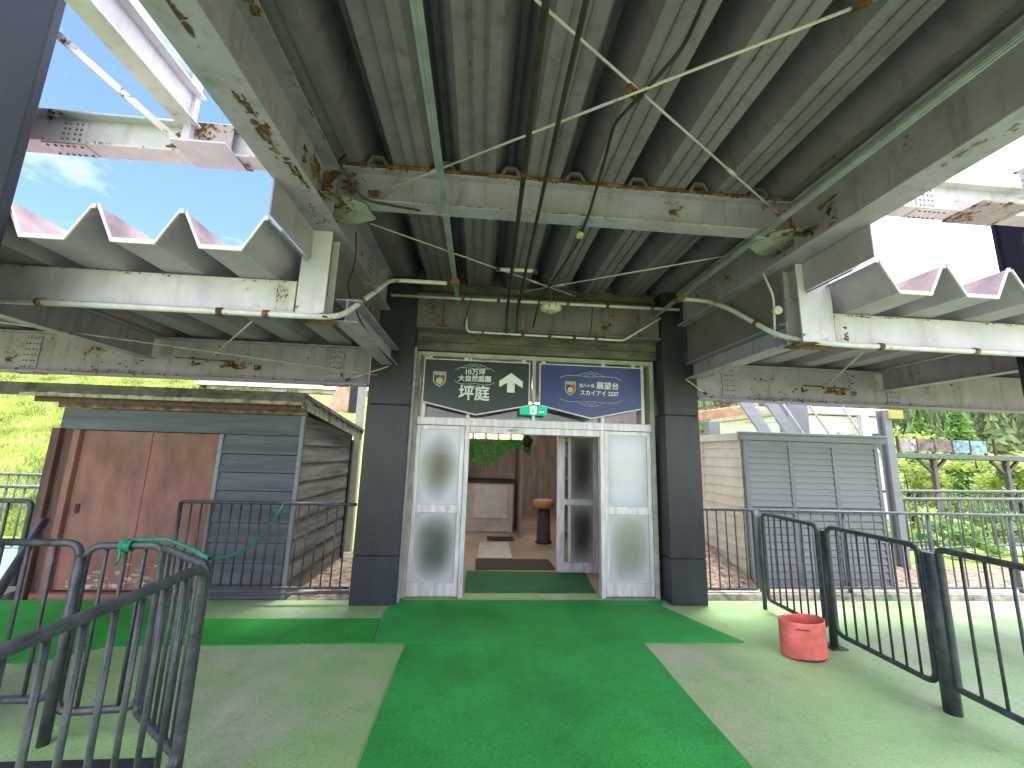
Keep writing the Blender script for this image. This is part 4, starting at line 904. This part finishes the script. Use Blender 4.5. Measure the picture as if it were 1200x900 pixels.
# ================================================================== RAILINGS
def panel(name, lab, a, b, z0, z1, rad, nb, brad, corner=.08, mat='fence', group=None, lr=(1, 1), loop=True, bot_ext=None, cat='railing'):
    """railing panel: rounded tube frame with upright bars; a,b plan points"""
    a = Vector((a[0], a[1], 0)); b = Vector((b[0], b[1], 0)); t = thing(name, lab, cat, ((a.x + b.x) / 2, (a.y + b.y) / 2, 0), group)
    P = lambda v, z: (v.x, v.y, z)
    pts = [P(a, z0)] if not loop else None
    if loop:
        base = arc_path([P(a + (b - a) * .5, z0), P(a, z0), P(a, z1), P(b, z1), P(b, z0), P(a + (b - a) * .5, z0)], corner)
        MB().tube(base[:-1], rad, 8, closed=True).build('frame', mat, t)
    else:
        MB().tube([P(a, z1), P(b, z1)], rad, 8).build('top_rail', mat, t); MB().tube([P(a, z0), P(b, z0)], rad * .8, 8).build('bottom_rail', mat, t)
    first = None
    for k in range(1, nb + 1):
        q = a + (b - a) * (k / (nb + 1))
        if first is None:
            first = MB().tube([P(q, z0), P(q, z1)], brad, 6).build('bar', mat, t); q0 = q
        else:
            o = first.copy(); COL.objects.link(o); o.location = first.location + (q - q0); o.name = 'bar'
    return t
def post(x, y, h, rad, lab, mat='fence', base=.0, square=False, cat='post'):
    t = thing('railing_post', lab, cat, (x, y, 0))
    if square: MB().box(x - rad, x + rad, y - rad, y + rad, .0, h).build('tube', mat, t, bevel=.008)
    else: MB().tube([(x, y, 0), (x, y, h)], rad, 12).build('tube', mat, t)
    if base: MB().box(x - base, x + base, y - base, y + base, .0005, .012).build('base_plate', mat, t, bevel=.003)
    return t
# left barrier
panel('railing', 'nearest railing panel of the left barrier, its handrail slanting to the corner', (-1.335, -.1), (-1.335, 2.22), .13, 1.0, .024, 18, .0115, .07, group='left barrier panels')
panel('railing', 'short angled railing panel at the corner of the left barrier', (-1.36, 2.27), (-1.82, 2.62), .14, .995, .020, 6, .0105, .03, group='left barrier panels')
panel('railing', 'railing panel with green rope knotted on its top rail', (-1.84, 2.655), (-2.235, 2.62), .14, 1.0, .0205, 3, .0105, .08, group='left barrier panels')
panel('railing', 'railing panel with rounded corner leaving the left edge of the view', (-2.33, 2.69), (-4.2, 2.69), .17, 1.0, .021, 12, .0105, .09, group='left barrier panels')
post(-1.345, 2.245, .985, .026, 'corner upright of the left barrier')
post(-2.245, 2.60, .95, .027, 'floor-mounted upright of the left barrier, left of the rope knot', base=.0)
post(-1.78, 1.62, .97, .026, 'inner upright of the left barrier close to the viewer')
post(-2.13, 1.76, .97, .030, 'thick upright of the left barrier at the left edge of the view')
struct('dark_floor_strip', MB().box(-2.4, -1.55, 2.32, 2.44, .001, .03), 'black')  # raised black strip lying across the floor
# fence in front of the shed
panel('shed_railing', 'low dark railing in front of the blue-grey shed boards', (-3.08, 4.58), (-1.30, 4.60), .155, 1.0, .017, 17, .0085, .03, loop=False)
post(-3.09, 4.58, 1.0, .02, 'end upright of the railing in front of the shed')
tag(MB().tube([(-3.08, 4.55, .10), (-2.05, 4.55, .11), (-1.29, 4.56, .13)], .016, 8).build('floor_rail', 'fence'), 'low pipe rail at the foot of the shed railing', 'rail')
# rope
rp_ = [(-2.08, 2.64, 1.025), (-1.84, 2.67, 1.03), (-1.6, 2.5, 1.02), (-1.34, 2.25, 1.03)]
def cat_(a, b, sag, n=16):
    a, b = Vector(a), Vector(b); return [tuple(a + (b - a) * (k / n) - Vector((0, 0, sag * 4 * (k / n) * (1 - k / n)))) for k in range(n + 1)]
rt = thing('rope', 'green rope slung from the left barrier corner up to the shed railing', 'rope', (-1.34, 2.25, 1.0))
MB().tube(rp_[:-1] + cat_((-1.34, 2.25, 1.03), (-2.06, 4.58, 1.0), .14), .0095, 7).build('line', 'rope', rt)
kn = MB()
for k in range(5): kn.tube([(-2.06 + k * .012, 2.638 + .03 * math.cos(a), 1.0 + .03 * math.sin(a)) for a in [i * PI / 5 for i in range(10)]], .007, 6, closed=True)
kn.tube([(-2.05, 2.61, .99), (-2.04, 2.60, .93), (-2.06, 2.6, .90)], .007, 6).build('knot', 'rope', rt)
# right fence running towards the doors
panel('railing', 'right railing panel closest to the pillar, in front of the hut', (3.19, 4.38), (3.19, 3.66), .12, 1.015, .020, 7, .0085, .06, group='right railing panels')
panel('railing', 'middle panel of the right railing beside the red bucket', (3.175, 3.53), (3.18, 2.76), .135, 1.025, .021, 7, .0085, .08, group='right railing panels')
panel('railing', 'right railing panel leaving the right edge of the view', (3.185, 2.64), (3.19, -1), .165, 1.03, .022, 28, .0095, .03, group='right railing panels')
post(3.20, 4.46, .98, .022, 'thin upright at the far end of the right railing')
post(3.19, 3.585, .98, .032, 'upright of the right railing beside the red bucket', base=.07)
post(3.18, 2.69, 1.0, .048, 'thick upright of the right railing nearest the viewer', base=.0)
# fence along the terrace edge at right
panel('railing', 'short pale-topped railing panel between the right pillar and the slatted hut', (2.66, 4.78), (3.36, 4.78), .10, 1.0, .018, 5, .0085, .05)
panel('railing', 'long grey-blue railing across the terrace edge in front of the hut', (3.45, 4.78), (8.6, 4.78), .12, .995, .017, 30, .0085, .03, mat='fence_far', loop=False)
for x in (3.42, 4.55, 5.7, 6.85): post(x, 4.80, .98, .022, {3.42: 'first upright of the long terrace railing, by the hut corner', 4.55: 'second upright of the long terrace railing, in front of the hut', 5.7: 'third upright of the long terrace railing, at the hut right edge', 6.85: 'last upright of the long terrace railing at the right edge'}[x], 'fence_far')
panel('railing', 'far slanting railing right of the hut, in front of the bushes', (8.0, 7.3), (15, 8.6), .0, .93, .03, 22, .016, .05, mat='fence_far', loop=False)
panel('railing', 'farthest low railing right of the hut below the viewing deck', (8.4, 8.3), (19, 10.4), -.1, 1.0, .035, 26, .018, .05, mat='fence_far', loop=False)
# left far fences
panel('railing', 'far railing at the foot of the grass bank at the left edge', (-14, 8.9), (-7.7, 8.9), -.1, .90, .028, 34, .014, .05, mat='fence_far', loop=False)
panel('railing', 'middle grey railing left of the shed below the grass bank', (-11, 7.0), (-6.0, 7.0), -.05, .86, .028, 18, .014, .05, mat='fence_far', loop=False)
panel('railing', 'nearer dark railing left of the shed post', (-8.5, 5.0), (-4.93, 5.0), .0, .92, .028, 14, .014, .08)
# ================================================================== BUCKET
bc = thing('bucket', 'faded red oval plastic tub on the floor beside the right railing', 'tub', (2.79, 3.42, 0))
m = MB(); seg = 28; prof = [(.0, .004), (.176, .004), (.183, .012), (.185, .14), (.184, .27), (.184, .285), (.178, .286), (.176, .27), (.174, .03), (0, .028)]
for i, (rr, zz_) in enumerate(prof):
    for j in range(seg):
        a = 2 * PI * j / seg; m.v.append((2.79 + math.cos(a) * rr * (1.03 + .06 * zz_ * math.sin(a + .6)), 3.45 + math.sin(a) * rr * (.64 + .12 * zz_ * math.cos(2 * a)), zz_ * (1 + .02 * math.cos(a) + .015 * math.sin(a * 2 + 1))))
for i in range(len(prof) - 1):
    for j in range(seg): m.f.append((i * seg + j, i * seg + (j + 1) % seg, (i + 1) * seg + (j + 1) % seg, (i + 1) * seg + j)); m.sm.append(1)
m.build('tub', 'bucket', bc)
MB().prism([(2.66, 3.356, .235), (2.76, 3.334, .232), (2.76, 3.334, .238), (2.66, 3.356, .241)], (0, -.002, 0)).build('rim_crack', 'black', bc)
MB().tube([(2.79 + math.cos(a) * .174, 3.45 + math.sin(a) * .116, .008) for a in [2 * PI * k / 28 for k in range(28)]], .007, 6, closed=True).build('base_ring', 'black', bc)

# ================================================================== BACKGROUND RIGHT
pr = thing('steel_post', 'blue-grey steel post with yellow plate on top right of the hut', 'post', (7.3, 6.6, 0))
MB().box(7.17, 7.31, 6.5, 6.53, -.6, 2.55).build('flange', 'slat', pr, bevel=.004); MB().box(7.17, 7.31, 6.62, 6.65, -.6, 2.55).build('flange', 'slat', pr, bevel=.004); MB().box(7.23, 7.25, 6.531, 6.619, -.6, 2.55).build('web', 'slat', pr)
MB().box(7.22, 7.50, 6.46, 6.50, 2.40, 2.555).build('yellow_plate', 'crest_gold', pr)
wb = thing('white_building', 'white boarded building behind the slatted hut', 'building', (12, 13, 0))
for k in range(20): MB().box(10.0, 13.0, 12.0, 12.05, -.7 + k * .19, -.7 + k * .19 + .18).build('board', 'lt_wall', wb)
MB().box(10.0, 13.0, 12.06, 16, -.7, 3.1).build('wall', 'lt_wall', wb); MB().box(9.8, 13.25, 11.8, 16.2, 3.12, 3.35).build('roof', 'house_pink', wb, bevel=.01)
MB().box(12.0, 12.25, 11.6, 11.75, -.7, 3.1).build('drain_pipe', 'alu', wb)
# steel stair and timber beam beyond the pillar
sr = thing('steel_stair', 'blue-grey steel stair rising behind the slatted hut', 'stair', (6.3, 8.4, 0))
for dx, dy in ((0, 0), (.62, 0)): MB().bar((6.9 + dx, 8.35, 1.3), (5.45 + dx, 8.35, 3.5), .06, .24).build('stringer', 'slat', sr)
for k in range(7): MB().box(6.82 - k * .2, 7.25 - k * .2, 8.36, 8.9, 1.55 + k * .30, 1.59 + k * .30).build('tread', 'alu', sr)
for dx in (0, .62): MB().tube([(7.35 + dx, 8.3, 1.9), (6.2 + dx, 8.3, 3.7)], .022, 8).build('handrail', 'alu', sr)
for dx in (1.15,): MB().tube([(7.35 + dx, 8.1, 1.9), (6.6 + dx, 8.1, 3.2)], .02, 8).build('handrail', 'alu', sr)
tag(MB().box(7.0, 7.5, 8.5, 8.8, -.5, 3.6).build('steel_column', 'slat_frame', bevel=.01), 'dark blue-grey column between the steel stair and the white building', 'column')
tag(MB().bar((4.6, 9.6, 2.50), (7.2, 9.8, 2.95), .2, .24).build('timber_beam', 'timber', bevel=.01), 'peach timber beam seen right of the right pillar', 'beam')
tag(MB().box(5.15, 5.42, 8.6, 8.8, -.3, 2.45).build('short_column', 'slat_frame', bevel=.01), 'short dark column under the peach timber beam', 'column')
tag(MB().bar((4.6, 8.9, 2.66), (6.4, 9.0, 3.02), .12, .05).build('roof_edge', 'redbrown'), 'thin red-brown eave line above the peach timber beam', 'roof')
# viewing deck with pictures
dk = thing('viewing_deck', 'raised viewing deck with picture panels among the trees at right', 'deck', (16, 12.5, 0))
MB().box(13.2, 21, 12.0, 13.6, 1.82, 1.98).build('floor', 'fence_far', dk, bevel=.01)
for k, x in enumerate((13.65, 14.28, 14.9, 15.55, 16.2, 16.8, 17.15)): MB().box(x - .03, x + .03, 12.02, 12.08, 1.981, 2.52).build('railing_post', 'frame_brown', dk)
for k, (a, b, mt) in enumerate(((13.7, 14.25, 'poster3'), (14.3, 14.87, 'poster1'), (14.93, 15.5, 'poster1'), (15.58, 16.15, 'poster2'), (16.23, 16.78, 'poster2'))): MB().box(a, b, 12.0, 12.015, 2.04, 2.44).build('picture_panel', mt, dk)
for x in (15.2, 17.9):
    p = MB().box(x - .065, x + .065, 12.3, 12.43, hgt(x, 12.4) - .2, 1.819).build('support', 'steel_dark', dk, bevel=.01)
    MB().bar((x, 12.4, 1.35), (x + .5, 12.4, 1.8), .08, .08).build('brace', 'steel_dark', p); MB().bar((x, 12.4, 1.35), (x - .5, 12.4, 1.8), .08, .08).build('brace', 'steel_dark', p)
MB().bar((7.4, 6.9, 2.1), (13.2, 12.1, 1.9), .12, .12).build('edge_beam', 'fence_far', dk)
# pale path and planting beyond the right railing
struct('gravel_path', MB().prism([(8.5, 6.7, 0), (14, 6.6, 0), (26, 12, 0), (20, 12, 0), (12, 8.2, 0)], (0, 0, .02)) if False else MB().box(7.5, 24, 9.2, 10.2, -.75, -.5), 'stone')

# ================================================================== BACKGROUND LEFT
lb = thing('far_house', 'pale pink house with blue windows beyond the shed roof', 'house', (-7, 20, 3))
MB().box(-13.2, -5.4, 20, 26, 1.5, 4.4).build('wall', 'lt_wall', lb); MB().prism([(-13.6, 19.6, 4.38), (-13.6, 26.4, 4.38), (-13.6, 23, 6.4)], (8.5, 0, 0)).build('roof', 'orange_roof', lb)
for k in range(7):
    w = MB().box(-12.8 + k * 1.0, -12.1 + k * 1.0, 19.94, 20.0, 3.7, 4.25).build('window', 'alu', lb); MB().box(-12.74 + k * 1.0, -12.16 + k * 1.0, 19.92, 19.94, 3.75, 4.2).build('pane', 'poster2', w)
w = MB().box(-7.7, -6.7, 19.95, 20.0, 3.2, 4.15).build('window', 'alu', lb); MB().box(-7.6, -6.8, 19.93, 19.949, 3.3, 4.05).build('pane', 'poster2', w)
gr_ = thing('gable_roof', 'orange-brown roof slope beside the left pillar', 'roof', (-6, 17, 2))
MB().prism([(-6.9, 17, 2.3), (-5.2, 17, 2.3), (-5.2, 17, 4.6), (-5.8, 17, 4.6)], (0, .4, 0)).build('gable', 'orange_roof', gr_)
MB().box(-5.45, -5.0, 16.8, 16.95, 2.3, 4.3).build('dark_panel', 'black', gr_); MB().box(-7.0, -4.9, 16.6, 16.9, -.1, 2.28).build('wall', 'house_pink', gr_)
tag(MB().box(-2.14, -2.02, 7.0, 7.12, -.2, 2.9).build('pale_post', 'cream_side', bevel=.01), 'pale green post in the gap between the shed and the left pillar', 'post')

# ================================================================== VEGETATION
def leaf_mesh(name, gen, n, size, seed, mat):
    rnd = random.Random(seed); V = []; F = []
    for k in range(n):
        x, y, z = gen(rnd); s_ = size * rnd.uniform(.55, 1.3)
        d = Vector((rnd.gauss(0, 1), rnd.gauss(0, 1), rnd.gauss(0, .6))).normalized(); e = d.cross(Vector((rnd.gauss(0, 1), rnd.gauss(0, 1), rnd.gauss(0, 1)))).normalized()
        c = Vector((x, y, z)); i = len(V); V += [tuple(c - d * s_), tuple(c + e * s_ * .45), tuple(c + d * s_), tuple(c - e * s_ * .45)]; F.append((i, i + 1, i + 2, i + 3))
    me = bpy.data.meshes.new(name); me.from_pydata(V, [], F); me.materials.append(M[mat]); return me
def broad(h, w, clumps, seed):
    rc = random.Random(seed); C = []
    for _ in range(clumps):
        t = rc.random(); z = h * (.22 + .76 * t); rr = w * (1 - (abs(t - .4) / .62) ** 2.0) ** .5 if abs(t - .4) < .62 else 0
        a = rc.uniform(0, 6.28); q = rr * rc.uniform(.3, 1); C.append((q * math.cos(a), q * math.sin(a), z, w * rc.uniform(.10, .22)))
    def gen(r_):
        c = r_.choice(C); return c[0] + r_.gauss(0, c[3] * .6), c[1] + r_.gauss(0, c[3] * .6), c[2] + r_.gauss(0, c[3] * .38)
    return gen, C
def conif(h, w, seed):
    def gen(r_):
        t = r_.random() ** .75; lay = int((1 - t) * 16) / 16; z = h * (.08 + .9 * (1 - t)) ; rr = w * t * (.55 + .45 * ((t * 16) % 1)); a = r_.choice(range(9)) * .698 + int(t * 16) * .5 + r_.gauss(0, .16); q = rr * r_.random() ** .5
        return q * math.cos(a), q * math.sin(a), z - q * .28
    return gen
def trunk_mesh(h, rad, C, seed):
    rc = random.Random(seed); m = MB(); pts = [(rc.uniform(-.03, .03) * k, rc.uniform(-.03, .03) * k, -.3 + h * .92 * k / 6) for k in range(7)]
    m.tube(pts, [rad * (1 - .13 * k) for k in range(7)], 8)
    for c in C[:14]:
        z = c[2] * .62; m.tube([(0, 0, z), (c[0] * .5, c[1] * .5, z + (c[2] - z) * .45), (c[0], c[1], c[2])], [rad * .4, rad * .25, rad * .08], 5)
    return m
def make_tree(kind, h, w, n, size, seed, mat, lab, x, y, grp):
    t = thing(kind, lab, 'tree', (0, 0, 0), grp)
    if kind == 'fir_tree': gen = conif(h, w, seed); C = []
    else: gen, C = broad(h, w, 34, seed)
    cr_ = bpy.data.objects.new('crown', leaf_mesh('crown', gen, n, size, seed, mat)); COL.objects.link(cr_); cr_.parent = t
    trunk_mesh(h, h * .018 + .03, C, seed).build('trunk', 'bark', t)
    t.location = (x, y, hgt(x, y)); return t
G = 'trees beyond the terrace on the right'
T1 = make_tree('leafy_tree', 3.7, 1.9, 6500, .085, 1, 'leaf_y', 'broad yellow-green tree right behind the viewing deck picture panels', 17.5, 16, G)
T2 = make_tree('leafy_tree', 3.5, 1.8, 6500, .08, 2, 'leaf_y', 'yellow-green tree filling the gap below the viewing deck', 13.6, 14.6, G)
T3 = make_tree('fir_tree', 5.8, 1.8, 9000, .10, 3, 'leaf_g', 'fresh green fir with layered branches at the right edge', 22.5, 17, G)
T4 = make_tree('fir_tree', 4.6, 1.5, 8000, .09, 4, 'leaf_y', 'yellow-green larch between the deck supports', 15.6, 17.5, G)
labs = ['leafy tree just right of the grey steel post', 'yellow-green tree behind the far railing, right of the near support', 'tree behind the right deck support', 'young fir standing left of the deck supports', 'larch peeping over the deck pictures', 'tall larch far behind the deck at right', 'fir rising above the deck rail at far right', 'leafy tree low behind the far railing at the right edge', 'spindly fir farther up the slope behind the deck', 'larch farther up the slope at the right edge', 'leafy tree beside the white building', 'fir far behind the white building']
spots = [(T1, 11.4, 13.2), (T2, 16.5, 14.4), (T1, 20.0, 14.6), (T4, 12.9, 18.5), (T4, 19.2, 20.5), (T3, 26.5, 22), (T3, 19.5, 24), (T2, 19.0, 12.9), (T4, 15.2, 25), (T4, 25, 27), (T1, 14.8, 21), (T3, 16.5, 30)]
for k, (src, x, y) in enumerate(spots):
    d = dup(src, (x, y, hgt(x, y) - (.8 if k in (7, 1) else 0)), labs[k]); d.rotation_euler.z = k * 1.3; s_ = random.uniform(.8, 1.1); d.scale = (s_, s_, s_ * random.uniform(.9, 1.1))
# bushes beyond railing
bushg = lambda h, w, sd: broad(h, w, 12, sd)[0]
for k, (x, y, h, w, mt) in enumerate(((10.4, 8.3, .75, .8, 'leaf_g'), (12.6, 8.9, .7, .9, 'flower'), (14.9, 9.1, .8, 1.1, 'leaf_g'), (17.2, 10.9, 1.0, 1.2, 'flower'), (9.2, 9.6, .9, .8, 'flower'), (12.0, 10.9, 1.2, 1.3, 'leaf_y'), (15.2, 11.0, 1.1, 1.2, 'leaf_g'))):
    o = bpy.data.objects.new('bush', leaf_mesh('bush', bushg(h, w, 50 + k), 1600, .06, 60 + k, mt)); COL.objects.link(o); o.location = (x, y, hgt(x, y) - .1)
    tag(o, ['dark green low bush nearest the far railing', 'pale green bush beyond the pale path', 'rounded dark bush right of the near deck support', 'large pale bush at the right edge below the deck', 'light green bush beside the grey steel post', 'yellow-green bush below the deck pictures', 'dark bush between the two deck supports'][k], 'bush')
# distant fir forest on the hill: reads as one mass
rf = random.Random(5); V = []; F = []
for k in range(5200):
    y = rf.uniform(50, 200); x = rf.uniform(y * .38, y * 1.9); 
    z = hgt(x, y); h = rf.uniform(4, 8); w = h * rf.uniform(.16, .24); nl = 6
    for L_ in range(nl):
        zb = z + h * (.06 + .145 * L_); zt = zb + h * .27; ww = w * (1 - .15 * L_); i = len(V); sg_ = 9; ph = rf.random() * 6
        for j in range(sg_): a = ph + j * 2 * PI / sg_; q = ww * (1.05 if j % 2 else .5) * rf.uniform(.7, 1.3); V.append((x + q * math.cos(a), y + q * math.sin(a), zb + rf.uniform(-.3, .3)))
        V.append((x, y, zt)); F += [(i + j, i + (j + 1) % sg_, i + sg_) for j in range(sg_)]
me = bpy.data.meshes.new('far_forest'); me.from_pydata(V, [], F); me.materials.append(M['fir']); o = bpy.data.objects.new('far_forest', me); COL.objects.link(o)
o['kind'] = 'stuff'; tag(o, 'haze-lightened fir forest covering the hill behind the right side', 'forest')
# grass on the bank
rg = random.Random(9); V = []; F = []
for k in range(70000):
    y = 8.2 + rg.random() ** 1.5 * 16; x = -y * rg.uniform(.45, 1.35) ; z = hgt(x, y)
    cl_ = math.sin(x * 2.3) * math.sin(y * 2.9 + x); s_ = rg.uniform(.05, .13) * (1 + .4 * cl_) * (y / 10) ** .6; a = rg.uniform(0, 6.28); w = s_ * .16; lx, ly = rg.gauss(0, .4) * s_, rg.gauss(0, .4) * s_; i = len(V)
    V += [(x - w * math.cos(a), y - w * math.sin(a), z - .01), (x + w * math.cos(a), y + w * math.sin(a), z - .01), (x + lx, y + ly, z + s_)]; F.append((i, i + 1, i + 2))
me = bpy.data.meshes.new('grass'); me.from_pydata(V, [], F); me.materials.append(M['grass_b']); o = bpy.data.objects.new('grass', me); COL.objects.link(o)
o['kind'] = 'stuff'; tag(o, 'short yellow-green grass on the bank behind the shed', 'grass')
